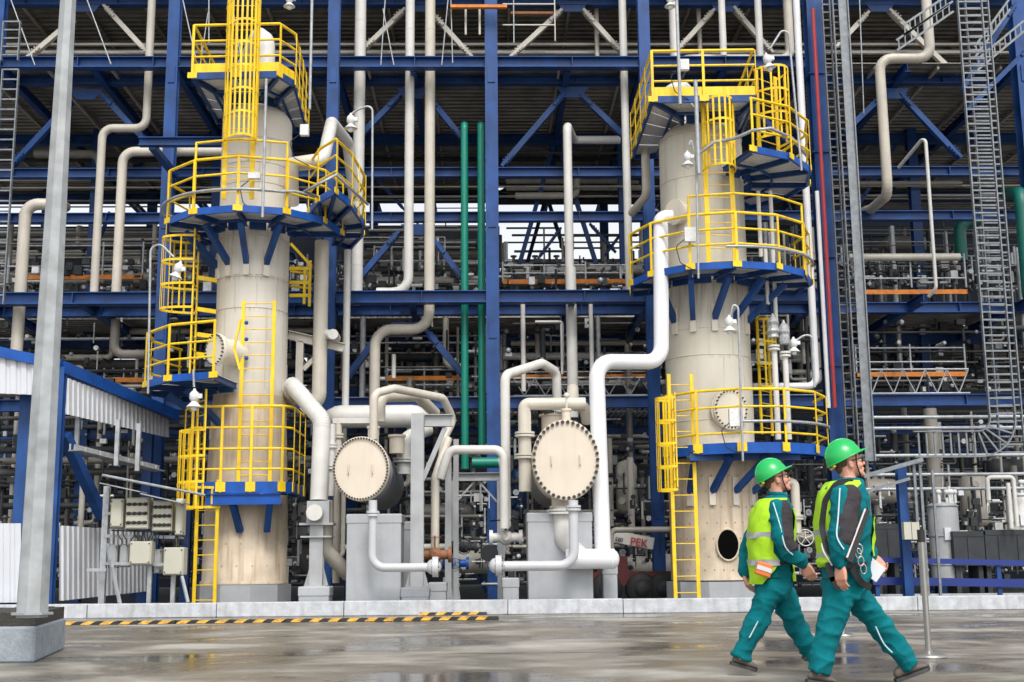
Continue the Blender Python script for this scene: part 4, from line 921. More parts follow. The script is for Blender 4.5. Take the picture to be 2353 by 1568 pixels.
g=MB(); g.lathe((px0.x,12.1,b+.006),(0,0,1),[(.2,0),(.2,.02)],8,smooth=False); g.build('base_flange',galv,t)
# speed bump
def bump(label,x0p,y0p,x1p,y1p,w_=.34):
    p0=G(x0p,y0p);p1=G(x1p,y1p); d=(p1-p0); L=d.length; d.normalize(); nn=Vector((-d.y,d.x,0)); t=thing('speed_bump',label,'speed bump',p0.lerp(p1,.5),group='rubber speed bumps')
    prof=[(-.5,.004),(-.42,.02),(-.2,.05),(0,.057),(.2,.05),(.42,.02),(.5,.004)]
    def strip(u0,u1,sk,off,mb):
        vs=[];k=len(prof)
        for u,s in((u0,0),(u1,0)):
            for f,h in prof: vs.append(p0+d*(u+sk*f)+nn*(f*w_)+Vector((0,0,h+off)))
        mb.add(vs,[(i,i+1,k+i+1,k+i) for i in range(k-1)]+([tuple(range(k)),tuple(range(2*k-1,k-1,-1))] if off==0 else []))
    seg=.9;u=0
    while u<L-.05: g=MB(); strip(u,min(u+seg-.012,L),0,0,g); g.build('rubber_segment',black,t); u+=seg
    g=MB(); u=.06
    while u<L-.2: strip(u,u+.16,.2,.004,g); u+=.31
    g.build('yellow_stripes',mat('worn_yellow',(.62,.34,.05),.65,var=.5,scale=14,streak=.4,streakcol=(.1,.08,.05)),t)
bump('long black rubber speed bump with yellow stripes along the kerb',150,1437,1150,1424)
bump('short end piece of striped rubber bump lying against the kerb',965,1415,1118,1413,.22)
# shed
sh=thing('equipment_shed','white clad shed with blue posts and sloping blue roof edge at the left','shed',(-9.5,26.5,0))
def clad(a0,b0,a1,b1,name,mt,pitch=.2,dep=.035,par=None,lab=None):
    a0,b0,a1,b1=map(Vector,(a0,b0,a1,b1)); L=(b0-a0).length; n=max(2,int(L/pitch)); nn=(b0-a0).normalized().cross(Vector((0,0,1))); 
    g=MB(); vs=[]; 
    for i in range(n):
        for f,o in((0,0),(.3,0),(.4,1),(.9,1)):
            u=(i+f)/n; vs+=[a0.lerp(b0,u)+nn*(o*dep),a1.lerp(b1,u)+nn*(o*dep)]
    k=len(vs)//2; g.add(vs,[(2*i,2*i+2,2*i+3,2*i+1) for i in range(k-1)]); g.add([v-nn*.01 for v in vs],[(2*i,2*i+1,2*i+3,2*i+2) for i in range(k-1)])
    o=g.build(name,mt,par or sh)
    if lab:o['label']=lab
    return o
Yf=24.4; Yb=29.4
clad(P(-80,1385,Yf),P(52,1385,Yf),P(-80,1203,Yf),P(52,1203,Yf),'lower_wall_panel',cladw)
clad(P(137,1381,Yf+.1),P(345,1358,Yb),P(137,1208,Yf+.1),P(345,1222,Yb),'lower_wall_panel',cladw,pitch=.24)
clad(P(-80,902,Yf),P(112,909,Yf),P(-80,806,Yf),P(112,826,Yf),'upper_wall_panel',cladw)
clad(P(150,952,Yf+.1),P(386,1006,Yb),P(150,868,Yf+.1),P(386,957,Yb),'fascia_panel',cladw,pitch=.2)
g=MB(); g.bar(P(-80,793,Yf-.06),P(140,838,Yf-.06),.12,.2); g.build('roof_beam',bright,sh)
g=MB(); g.bar(P(144,845,Yf+.05),P(405,955,Yb),.14,.24); g.build('roof_beam',bright,sh)
g=MB(); A_=P(-80,800,Yf);B_=P(140,838,Yf);C_=P(400,948,Yb);D_=P(100,925,Yb+.4); u=Vector((0,0,.05))
g.add([A_,B_,C_,D_,A_+u,B_+u,C_+u,D_+u],[(0,1,2,3),(7,6,5,4),(0,4,5,1),(1,5,6,2),(2,6,7,3),(3,7,4,0)]); g.build('roof',deckm,sh)
for px,y0,y1,Y,w_ in((124,845,1385,Yf+.02,25),(56,905,1210,Yf+.6,28),(335,1000,1330,Yb,20),(428,1150,1350,Yb,18)):
    p=P(px,(y0+y1)/2,Y); g=MB(); g.ibeam((p.x,Y,.006),(p.x,Y,ZP(y0,Y,px)),m(w_,Y),m(w_,Y)*.9,.02,up=(0,1,0)); g.build('post',blue,sh)
g=MB(); g.bar(P(148,1000,Yf+.3),P(236,1190,26),.2,.18); g.build('brace',blue,sh)
for px in(180,272,320):
    g=MB(); a=P(px,940+ (px-150)*.2,Yf+.8); g.bar(a,(a.x,a.y,ZP(1040+(px-150)*.25,Yf+.8,px)),.08,.08); g.build('hanger',galv,sh)
# perforated tray arm
t=thing('cable_tray','galvanised cable tray arm hung under the shed fascia','cable tray',P(270,1055,24.8)); g=MB(); a=P(170,1035,24.4);b=P(365,1083,26.6); g.bar(a,b,.3,.02); g.bar(a+Vector((0,0,.06)),b+Vector((0,0,.06)),.02,.12)
g.build('tray_body',galv,t); 
for i in range(7):
    g=MB(); q=a.lerp(b,i/6); g.bar(q+Vector((-.02,-.17,-.01)),q+Vector((-.02,-.17,.11)),.03,.02); g.build('clip',galv,t)
pipe('thin steel tube running from the shed to the left tower lowest platform',[(235,1092,23.8),(470,1138,25)],3,galv,24)
# electrical rack with cabinets
t=thing('electrical_rack','galvanised stand carrying beige switch cabinets and junction boxes','electrical stand',P(320,1388,24))
Ye=24.35
for px,y0,y1,w_ in((240,1118,1392,13),(345,1225,1388,9),(398,1300,1385,9),(352,1150,1240,5)):
    p=P(px,(y0+y1)/2,Ye+.25); g=MB(); g.bar((p.x,p.y,.0 if y1>1300 else ZP(y1,Ye)),(p.x,p.y,ZP(y0,p.y,px)),m(w_,24),m(w_,24)); g.build('post',galv,t)
g=MB(); g.bar(P(246,1250,Ye),P(276,1390,Ye-.3),.05,.05); g.build('strut',galv,t); g=MB(); g.bar(P(418,1325,Ye),P(432,1385,Ye-.3),.05,.05); g.build('strut',galv,t)
g=MB()
for yy in(1180,1232,1295): g.bar(P(238,yy,Ye+.2),P(422,yy+3,Ye+.2),.04,.06)
g.bar(P(200,1310,Ye),P(245,1310,Ye),.06,.06); g.build('cross_rail',galv,t)
g=MB(); g.bar(P(238,1112,Ye-.1),P(330,1132,Ye-.1),.5,.02); g.bar(P(330,1136,Ye-.1),P(428,1158,Ye-.1),.5,.02); g.build('rain_cover',galv,t)
def cab(x0,x1,y0,y1,dep=.28,rows=0,Y=Ye,mt=boxm,lab=None,cols=4):
    a=P(x0,y1,Y);b=P(x1,y0,Y); g=MB(); g.bb(a.x,b.x,Y,Y+dep,a.z,b.z); o=g.build('cabinet',mt,t); bv=o.modifiers.new('bevel','BEVEL'); bv.width=.012
    if lab:o['label']=lab
    g=MB(); g.bb(a.x+.02,b.x-.02,Y-.025,Y-.003,a.z+.02,b.z-.02); d=g.build('door',mt,o); bv=d.modifiers.new('bevel','BEVEL'); bv.width=.006
    w_=b.x-a.x;h=b.z-a.z
    if rows:
        for i in range(rows):
            for j in range(cols):
                g=MB(); c=Vector((a.x+w_*(.16+.7*j/(cols-1)),Y-.03,b.z-h*(.22+.29*i))); g.ball(c,.036,8,(1.5,.8,1)); g.box(c+Vector((-.03,-.02,0)),(.06,.03,.03)); g.build('switch_knob',black,o)
    else:
        for sx in(.1,.9):
            for sz in(.1,.9): g=MB(); g.cyl((a.x+w_*sx,Y-.035,a.z+h*sz),(a.x+w_*sx,Y-.02,a.z+h*sz),.014,8); g.build('screw',dark,o)
    return a,b
cab(252,284,1146,1212,.35,0); cab(287,343,1143,1216,.3,3); cab(349,397,1150,1221,.3,3); cab(401,421,1146,1230,.3,0)
cab(296,349,1244,1298,.3,0); cab(374,423,1258,1322,.32,0)
cab(248,270,1252,1306,.2,0,Ye+.3,greysteel); cab(273,296,1250,1304,.2,0,Ye+.3,greysteel); cab(352,372,1262,1318,.2,0,Ye+.3,greysteel)
g=MB(); rg=random.Random(2)
for k in range(26):
    x=rg.uniform(258,420); q=P(x,1218,Ye+.1); q2=P(x+rg.uniform(-12,12),1246+rg.uniform(0,12),Ye+.12); g.tube(fillet([q,(q.x,q.y,q.z-.1),(q2.x,q2.y,q2.z+.1),q2],.05,4),.011,6)
g.bar(P(256,1219,Ye+.11),P(422,1225,Ye+.11),.03,.03); g.build('cable_bundle',black,t)
# ================= CABLE LADDERS (risers)
def tray(label,path,wd,Y,mt=tray_m,rung=.17,layers=((0,.09),),group='upright cable ladders',plate=False):
    pts=fillet(snap([P(*p,Y) for p in path]),1.6,10); t=thing('cable_ladder',label,'cable ladder',(pts[0].x,Y,min(p.z for p in pts)),group)
    nrm=[]
    for i,p in enumerate(pts):
        d=(pts[min(i+1,len(pts)-1)]-pts[max(i-1,0)]).normalized(); nrm.append(Vector((d.z,0,-d.x)))
    for dy,h in layers:
        g=MB()
        for s in(-1,1):
            for i in range(len(pts)-1):
                a=pts[i]+nrm[i]*(s*wd/2)+Vector((0,dy,0)); b=pts[i+1]+nrm[i+1]*(s*wd/2)+Vector((0,dy,0)); g.bar(a,b,.025,h,up=(0,1,0))
        acc=0
        for i in range(len(pts)-1):
            a,b=pts[i],pts[i+1]; L=(b-a).length; d=(b-a)/L
            while acc<L:
                c=a+d*acc+Vector((0,dy,0)); g.bar(c-nrm[i]*(wd/2-.01),c+nrm[i]*(wd/2-.01),.035,.03,up=(0,1,0)); acc+=rung
            acc-=L
        g.build('ladder_frame',mt,t)
    return t
tray('cable ladder climbing the right bay and curving left near the ground, front one',[(2222,-60),(2312,900),(2290,1020),(2100,1024)],m(58,26),26.0)
tray('cable ladder just behind the right bay cable ladder, slightly right of it',[(2238,-60),(2300,885),(2330,1040)],m(56,26.4),26.5)
tray('narrow cable ladder against the big blue column, left of the riser with the solid side',[(1893,-60),(1925,1010)],m(18,27.9),27.9,rung=.2)
t=tray('cable ladder with solid grey side plate, just right of the big blue column',[(1923,-60),(1958,1030)],m(30,27.4),27.4,rung=.155)
g=MB(); a=P(1945,-60,27.2); b=P(1985,1060,27.2); xx=P(1965,500,27.2).x; g.bar((xx,27.2,b.z),(xx,27.2,a.z),.03,.0+m(20,27.2),up=(1,0,0)); g.build('side_plate',tray_m,t)
g=MB(); g.bar((xx+.11,27.15,b.z),(xx+.11,27.15,a.z),.025,.05,up=(0,1,0)); g.build('edge_strip',tray_m,t)
tray('cable ladder at the far left edge of the rack',[(25,160),(6,700)],m(38,28),28.2,rung=.25)
tray('dark bent cable ladder above it at the far left top',[(28,50),(25,140)],m(40,29),29.3,rung=.22,group='bent cable ladders')
for i,(a,b) in enumerate((((2060,105),(2190,15)),((2075,70),(2180,0)),((2245,150),(2353,60)),((2240,120),(2320,10)))):
    P1=P(*a,28);P2=P(*b,28); t=thing('cable_tray',('galvanised sloping tray at the top right, lower left of four','galvanised sloping tray at the top right, upper left of four','galvanised sloping tray at the top right edge, lower right of four','galvanised sloping tray at the top right edge, upper right of four')[i],'cable tray',P1,'sloping trays at the top right'); g=MB()
    for s in(-1,1): g.bar(P1+Vector((0,0,s*.13)),P2+Vector((0,0,s*.13)),.03,.05)
    d=(P2-P1)
    for k in range(9): q=P1+d*(k/9+.04); g.bar(q-Vector((0,0,.12)),q+Vector((0,0,.12)),.03,.02)
    g.build('tray_body',tray_m,t)
for a,b in(((2225,250),(2365,110)),((2215,200),(2330,15))): 
    brace(a,b,15,blue,Y=28.4)
for i,(y0,y1) in enumerate(((960,1000),(985,1010),(1048,1040),(1092,1085),(1125,1120))):
    pipe('long thin grey conduit near the ground right of the cable ladder, number from the top: '+('first','second','third','fourth','fifth')[i] if 0 else ('uppermost','second uppermost','middle','second lowest','lowest')[i]+' of the long grey conduits in the lower right bay',[(1975,y0,27.5),(2100,y0,27.5),(2360,y1-20,27.5)],4,galv,27.5,bend=2,group='long grey conduits')
# ================= LAMPS
def lamp(label,px,py,Y,sc=1.0,arm=None,tilt=0):
    c=P(px,py,Y); t=thing('hanging_lamp',label,'lamp',c,group='bell shaped hanging lamps')
    s=.115*sc; Rm=Matrix.Rotation(tilt,3,'Y')
    def L(pr,name,mt,seg=18): g=MB(); g.lathe(c,Rm@Vector((0,0,1)),[(a*s,b*s) for a,b in pr],seg); return g.build(name,mt,t)
    L([(.5,.2),(.75,.5),(.75,1.4),(.5,1.7),(.25,1.9),(.2,2.2)],'housing',lampm); L([(1.25,-.75),(1.2,-.7),(.6,-.1),(.4,.25)],'shade',lampm); L([(.35,-1.35),(.5,-1.2),(.5,-.7),(.45,-.2)],'glass_globe',mat('lamp_glass',(.75,.78,.78),.15,spec=.8))
    g=MB(); q=c+Rm@Vector((s*.9,0,s*1.0)); g.box(q,(s*.7,s*.7,s*.7)); g.build('junction_cap',lampm,t)
    if arm:
        r=.024; pts=fillet([P(*a,Y) if len(a)==2 else P(*a) for a in arm],.28,8); g=MB(); g.tube(pts,r,8); g.build('arm_pole',galv,t)
    return t
lamp('bell lamp on a hooked pole by the side platform of the left tower',806,287,25.0,1.0,[(855,528),(856,240),(822,252),(808,262)])
lamp('bell lamp on a hooked pole beside the left ladder cage of the left tower',406,628,25.2,1.05,[(340,905),(346,570),(368,560),(400,592)],.3)
lamp('bell lamp hanging over the lowest platform of the left tower',446,925,24.9,1.1,[(444,850),(446,890)])
lamp('bell lamp on a tall hooked pole at the top of the right tower',1766,148,24.5,1.0,[(1842,392),(1812,75),(1796,70),(1770,112)],-.2)
lamp('bell lamp on the pole in front of the right tower shoulder',1580,372,24.8,.95,[(1605,640),(1600,370),(1588,318),(1583,335)])
lamp('bell lamp under the middle platform of the right tower',1676,752,25.0,1.0,[(1707,1060),(1696,705),(1684,700),(1678,728)])
lamp('bell lamp on a hooked arm right of the right tower',1824,800,26.0,.95,[(1872,890),(1866,772),(1848,770),(1826,785)])
lamp('small lamp at the top edge, left of centre',665,8,25.5,.9,None)
lamp('small lamp at the top edge above the right tower',1540,8,25.5,.9,None)
pipe('thin galvanised pole standing on the left tower in front of its dome',[(612,182,24.9),(606,500,24.9)],3.5,galv,24.9,name='pole',cat='pole')
pipe('thin galvanised pole hanging right of the left tower top platform',[(718,-50,26),(716,252,26)],3.5,galv,26,name='pole',cat='pole')
pipe('thin galvanised pole rising above the right tower top platform',[(1553,-50,24.9),(1558,240,24.9)],4,galv,24.9,name='pole',cat='pole')
pipe('thin galvanised pole in front of the right tower, platform to lamp',[(1598,185,24.7),(1602,400,24.7)],5,galv,24.7,name='pole',cat='pole')
# wrapped valve heads beside the right tower
for px,y0,y1,l in((1776,740,1010,'white standpipe with a grey wrapped head right of the right tower, left one'),(1801,755,1010,'white standpipe with a grey wrapped head right of the right tower, right one')):
    c=P(px,y0,25.9); t=thing('standpipe',l,'pipe',(c.x,c.y,ZP(y1,25.9)),group='wrapped standpipes'); g=MB(); g.cyl((c.x,c.y,ZP(y1,25.9,px)),(c.x,c.y,ZP(y0+55,25.9,px)),m(6.5,26),12); g.build('shaft',offwhite,t)
    g=MB(); rg=random.Random(px); pr=[]
    for k in range(9): pr.append((max(.02,(.13 if k<6 else .13-.04*(k-5))*rg.uniform(.75,1.15)),k*.065-.12))
    g.lathe((c.x,c.y,c.z-.22),(0,0,1),pr,9,smooth=False); g.build('plastic_wrap',mat('grey_plastic_wrap',(.35,.36,.37),.25,var=.35,scale=20),t)
    g=MB(); q=Vector((c.x,c.y,ZP(y0+58,25.9,px))); g.cyl(q,q+Vector((0,0,.04)),.12,12); g.cyl(q-Vector((0,0,.07)),q-Vector((0,0,.03)),.12,12); g.build('flange',offwhite,t)
# ================= RIGHT SIDE, near the ground
def stanchion(label,px,py,rp,y1,head=True):
    p=G(px,py); Y=p.y; t=thing('stanchion',label,'stanchion',p,group='steel crowd barrier posts'); g=MB()
    r=m(rp,Y); g.lathe(p,(0,0,1),[(r,.005),(r,.02),(r*.9,.035),(r*.35,.05),(r*.2,.07)],36); g.build('base',steel,t)
    z1=ZP(y1,Y,px); g=MB(); g.cyl((p.x,p.y,.06),(p.x,p.y,z1),.03,16); g.build('tube',steel,t)
    g=MB(); g.cyl((p.x,p.y,z1),(p.x,p.y,z1+.12),.036,16); g.build('belt_head',black,t)
stanchion('polished steel barrier post with a round foot right of the workers',2135,1512,38,1246)
stanchion('second steel barrier post, its round foot seen between the legs of the workers',1937,1463,24,1250)
t=thing('barrier_rail','blue steel barrier rail around the equipment on the right','railing',P(2180,1340,25.5)); g=MB(); a=P(2005,1287,25.5);b=P(2440,1296,25.5); g.bar(a,b,.05,.11); g.bar(P(2005,1335,25.5),P(2440,1342,25.5),.05,.16); g.build('rail',mat('deep_blue_paint',(.01,.03,.2),.4),t)
for px in(2012,2120,2292): 
    g=MB(); a=P(px,1290,25.56); g.bar((a.x,a.y,.01),(a.x,a.y,a.z),.08,.08); g.build('post',blue,t)
def bluepost(label,px,y0,w_,Y):
    p=P(px,1200,Y); g=MB(); g.ibeam((p.x,Y,.03),(p.x,Y,ZP(y0,Y,px)),m(w_,Y),m(w_,Y),.02,up=(0,1,0)); g.bb(p.x-.2,p.x+.2,Y-.2,Y+.2,.006,.03); tag(g.build('steel_post',blue),label,'post')
bluepost('blue steel post standing alone right of the near worker',2077,1070,20,25.2)
t=thing('instrument_stand','thin steel stand with a sloping arm and two small beige boxes right of the workers','stand',P(2120,1350,25)); g=MB()
for px,y0 in((2108,1058),(2122,1070),(2150,1080)): g=MB(); p=P(px,1200,24.9); g.bar((p.x,24.9,.006),(p.x,24.9,ZP(y0,24.9,px)),.05,.05); g.build('post',tray_m,t)
g=MB(); g.bar(P(1985,1095,24.8),P(2120,1056,24.8),.06,.08); g.bar(P(1990,1130,24.9),P(2090,1100,24.9),.05,.06); g.build('arm',tray_m,t)
for x0,x1 in((2079,2093),(2097,2112)):
    a=P(x0,1240,24.7);b=P(x1,1200,24.7); g=MB(); g.bb(a.x,b.x,24.7,24.85,a.z,b.z); o=g.build('junction_box',boxm,t)
g=MB(); g.tube(fillet([P(2085,1240,24.75),P(2088,1262,24.75),P(2106,1268,24.75),P(2110,1240,24.75)],.05),.015,6); g.build('cable',black,t)
def tank(label,px,y0,y1,wp,Y,mt=greysteel,legs=True):
    p=P(px,y1,Y); r=m(wp,Y); z0=max(.02,p.z);z1=ZP(y0,Y,px); t=thing('storage_tank',label,'tank',(p.x,Y,0)); g=MB(); g.lathe((p.x,Y,0),(0,0,1),[(r,z0),(r,z1-.05),(r*.9,z1),(.02,z1+.06)],28); b=g.build('shell',mt,t)
    g=MB()
    for k in(.25,.6,.97): z=z0+(z1-z0)*k; g.lathe((p.x,Y,0),(0,0,1),[(r+.001,z-.02),(r+.02,z-.01),(r+.02,z+.01),(r+.001,z+.02)],28)
    g.build('hoop',galv,t); g=MB(); g.bb(p.x-.12,p.x+.02,Y-r-.04,Y-r+.02,z0+(z1-z0)*.55,z0+(z1-z0)*.7); g.build('name_plate',white,t)
    g=MB(); rg=random.Random(px)
    for k in range(7): xx=p.x+rg.uniform(-r*.8,r*.8); g.cyl((xx,Y-.2,z1),(xx,Y-.2,z1+rg.uniform(.1,.4)),.03,8); g.ball((xx,Y-.2,z1+.25),.06,8)
    g.build('top_fittings',lampm,t)
tank('pale grey upright tank behind the blue rail on the right',2178,1158,1345,33,27.5)
tank('second grey upright tank cut by the right edge',2352,1135,1300,28,28,offwhite)
for x0,x1,y0,y1,Y,l in((2195,2262,1222,1300,27.0,'black container behind the blue rail, left one'),(2266,2420,1218,1302,27.0,'black container behind the blue rail, right one'),(2012,2068,1205,1290,28,'dark cabinet behind the near worker')):
    a=P(x0,y1,Y);b=P(x1,y0,Y); g=MB(); g.bb(a.x,b.x,Y,Y+.8,a.z,b.z); g.bb(a.x-.01,b.x+.01,Y-.01,Y+.81,b.z-.1,b.z+.012)
    k=a.x+.3
    while k<b.x-.1: g.bb(k,k+.03,Y-.022,Y-.001,a.z+.03,b.z-.12); k+=.42
    o=tag(g.build('container',dark),l,'container'); g=MB()
    for s in (a.x+.05,b.x-.15): g=MB(); g.bb(s,s+.1,Y+.1,Y+.7,.006,a.z-.002); g.build('foot',dark,o)
pipe('pale pipe hoop over the black container at the right',[(2272,1150,26.8),(2274,1097,26.8),(2328,1097,26.8),(2332,1210,26.8)],5,offwhite,26.8,bend=1.8)
pipe('pale vertical pipe right of the hoop at the right edge',[(2316,1110,26.7),(2322,1215,26.7)],5,offwhite,26.7)
pipe('cream bent pipe standing behind the far worker',[(1800,1110,26.0),(1826,1106,26.0),(1833,1225,26.0)],10,creampipe,26.0,bend=1.6,flanges=((1,.7),))
pipe('level grey pipe left of the foot of the right tower',[(1405,1262,27),(1412,1218,27),(1545,1218,27)],6.5,dimpipe,27,bend=2)
# mobile crane dimly seen between exchanger and right tower
t=thing('mobile_crane','small dim truck crane with a white boom lettered red, left of the right tower','crane',P(1470,1340,29))
a=P(1405,1228,28.6);b=P(1492,1262,28.6); g=MB(); g.bar(P(1404,1232,28.6),P(1500,1250,28.6),.3,m(26,28.6)); bo=g.build('boom',offwhite,t)
def text(s,loc,size,mt,par,rot=(R(90),0,0),name='lettering'):
    cu=bpy.data.curves.new(name,'FONT'); cu.body=s; cu.size=size; cu.extrude=.004; cu.offset=size*.025; ob=bpy.data.objects.new(name,cu); C.objects.link(ob); ob.rotation_euler=rot; ob.location=loc
    bpy.context.view_layer.update(); me=bpy.data.meshes.new_from_object(ob.evaluated_get(bpy.context.evaluated_depsgraph_get())); me.transform(ob.matrix_world); bpy.data.objects.remove(ob)
    me.materials.clear(); me.materials.append(mt); o=bpy.data.objects.new(name,me); C.objects.link(o); o.parent=par
    if not par.get('_w'): o.matrix_parent_inverse=Matrix.Translation(-par.location)
    o['_w']=1; return o
text('PEK',P(1447,1252,28.4),.24,redp,bo,(R(90),R(9),0))
text('580',P(1413,1243,28.4),.12,dark,bo,(R(90),R(9),0))
g=MB(); q=P(1460,1295,28.8); g.bb(q.x-1.0,q.x+.8,28.6,29.6,.45,.75); g.bb(q.x-.9,q.x-.2,28.6,29.6,.75,1.1); g.build('chassis',mat('dim_red',(.10,.01,.012),.5),t)
for dx in(-.7,.1,.6):
    g=MB(); c=Vector((q.x+dx,28.5,.36)); g.lathe(c,(0,1,0),[(.2,-.02),(.34,0),(.36,.04),(.36,.24),(.34,.28)],24); wl=g.build('wheel',black,t); g=MB(); g.lathe(c+Vector((0,-.03,0)),(0,1,0),[(.05,-.03),(.19,0),(.19,.03)],16); g.build('rim',dark,wl)
# ================= PEOPLE
teal_c=mat('teal_workwear',(.0,.15,.175),.85,var=.2,scale=6,bump=.2,bscale=90,spec=.2)
char=mat('charcoal_fabric',(.05,.045,.05),.85,var=.25,scale=8,bump=.5,bscale=24,spec=.2)
lime=mat('lime_safety_fabric',(.42,.74,.03),.75,var=.08,scale=6,bump=.4,bscale=16,spec=.2)
refl=mat('reflective_tape',(.42,.43,.44),.35,var=.12,scale=12)
hat=mat('green_helmet_plastic',(.005,.42,.09),.28,var=.05,coat=.3)
skin=mat('skin',(.66,.32,.22),.5,var=.1,scale=14)
hairm=mat('short_brown_hair',(.13,.075,.045),.8,var=.3,scale=60,bump=.6,bscale=200)
boot=mat('boot_leather',(.12,.10,.085),.6,var=.3,scale=10)
pipng=mat('pale_blue_piping',(.5,.68,.75),.6)
strapm=mat('harness_webbing',(.015,.015,.018),.7)
HIDE=0
def bake(ob,vox,disp=0,dscale=.13,smooth=6,parent=None):
    md=ob.modifiers.new('r','REMESH'); md.mode='VOXEL'; md.voxel_size=vox; md.use_smooth_shade=True
    if disp:
        tx=bpy.data.textures.new('folds','CLOUDS'); tx.noise_scale=dscale*2.2; tx.noise_depth=2
        dm=ob.modifiers.new('d','DISPLACE'); dm.texture=tx; dm.strength=disp*.5; dm.mid_level=.5; dm.texture_coords='GLOBAL'
    if 0:
        t2=bpy.data.textures.new('creases','STUCCI'); t2.noise_scale=.045; d2=ob.modifiers.new('d2','DISPLACE'); d2.texture=t2; d2.strength=disp*.5; d2.mid_level=.5; d2.texture_coords='GLOBAL'
    sm=ob.modifiers.new('s','SMOOTH'); sm.iterations=smooth; sm.factor=.5
    bpy.context.view_layer.update(); dg=bpy.context.evaluated_depsgraph_get(); me=bpy.data.meshes.new_from_object(ob.evaluated_get(dg)); old=ob.data; ob.modifiers.clear(); ob.data=me
    if disp:   # cloth folds: sharp ridges running round and slanting down the limbs
        nn=[v.normal.copy() for v in me.vertices]; cs=[v.co.copy() for v in me.vertices]; out=[]
        for p,nv in zip(cs,nn):
            f=(1-abs(noise.noise(Vector((p.x*3.5+p.z*3,p.y*4,p.z*6.5-p.x*5)))))**3*.6+(1-abs(noise.noise(Vector((p.x*6-p.z*4,p.y*6+3,p.z*10+p.x*4)))))**4*.25
            q=p+nv*((f-.35)*disp); out+=[q.x,q.y,q.z]
        me.vertices.foreach_set('co',out); me.update()
    me.polygons.foreach_set('use_smooth',[True]*len(me.polygons)); me.materials.clear(); me.materials.append(old.materials[0]); bpy.data.meshes.remove(old); return ob
def loft(mb,secs,seg=20):   # (centre, a, b): a along x, b along y, horizontal rings
    vs=[]
    for c,a,b in secs:
        for k in range(seg):
            t=2*math.pi*k/seg; ct,st=math.cos(t),math.sin(t); e=.8
            vs.append(Vector((c.x+a*abs(ct)**e*(1 if ct>0 else -1),c.y+b*abs(st)**e*(1 if st>0 else -1),c.z)))
    n=len(secs); mb.add(vs,[(i*seg+k,i*seg+(k+1)%seg,(i+1)*seg+(k+1)%seg,(i+1)*seg+k) for i in range(n-1) for k in range(seg)]+[tuple(range(seg))[::-1],tuple(range((n-1)*seg,n*seg))],True)
def limb(mb,pts,rs,seg=14,n=6,ends=True):
    # smooth tapered limb through joints
    P_=[Vector(p) for p in pts]; path=[];rr=[]
    for i in range(len(P_)-1):
        p0=P_[max(i-1,0)];p1=P_[i];p2=P_[i+1];p3=P_[min(i+2,len(P_)-1)]
        for k in range(n):
            t=k/n; q=.5*((2*p1)+(p2-p0)*t+(2*p0-5*p1+4*p2-p3)*t*t+(3*p1-p0-3*p2+p3)*t**3); path.append(q); rr.append(rs[i]*(1-t)+rs[i+1]*t)
    path.append(P_[-1]); rr.append(rs[-1]); mb.tube(path,rr,seg)
    if ends: mb.ball(P_[0],rs[0]*.98,12); mb.ball(P_[-1],rs[-1]*.98,12)
def hand(mb,w,d,nrm,curl=.5,thumb=1,s=1.0,spread=.0):
    w=Vector(w);d=Vector(d).normalized();nrm=Vector(nrm); nrm=(nrm-d*nrm.dot(d)).normalized(); sd=d.cross(nrm).normalized()
    for j in range(5):   # palm as a row of overlapping rods
        o=sd*((j-2)*.0165*s); mb.tube([w+o*.55,w+o*.95+d*(.05*s),w+o*1.05+d*(.092*s)],[.015*s,.0155*s,.0125*s],10); mb.ball(w+o*1.05+d*(.092*s),.0125*s,8)
    for j,(L,of) in enumerate(((.062,.031),(.074,.0105),(.070,-.0105),(.054,-.031))):
        b=w+d*(.09*s)+sd*(of*thumb*s); ang=0; dirv=d; pts=[b]
        for k,f in enumerate((.45,.31,.24)):
            ang+=curl*(.55,.8,.6)[k]*(1+.15*j); dirv=d*math.cos(ang)+nrm*math.sin(ang); pts.append(pts[-1]+dirv*(L*1.12*f*s))
        mb.tube(pts,[.0098*s,.0092*s,.0085*s,.0072*s],9)
        for q,r_ in zip(pts,(.0098,.0092,.0085,.0072)): mb.ball(q,r_*s,8)
    b=w+d*(.022*s)+sd*(.026*thumb*s); td=(d*.72+sd*.55*thumb+nrm*.35).normalized(); p1=b+td*(.035*s); p2=p1+(td*.7+d*.5+nrm*.2).normalized()*(.03*s); p3=p2+(td*.4+d*.7+nrm*.35).normalized()*(.024*s)
    mb.tube([b,p1,p2,p3],[.015*s,.012*s,.0105*s,.008*s],9); 
    for q,r_ in((p1,.012),(p2,.0105),(p3,.008)): mb.ball(q,r_*s,8)
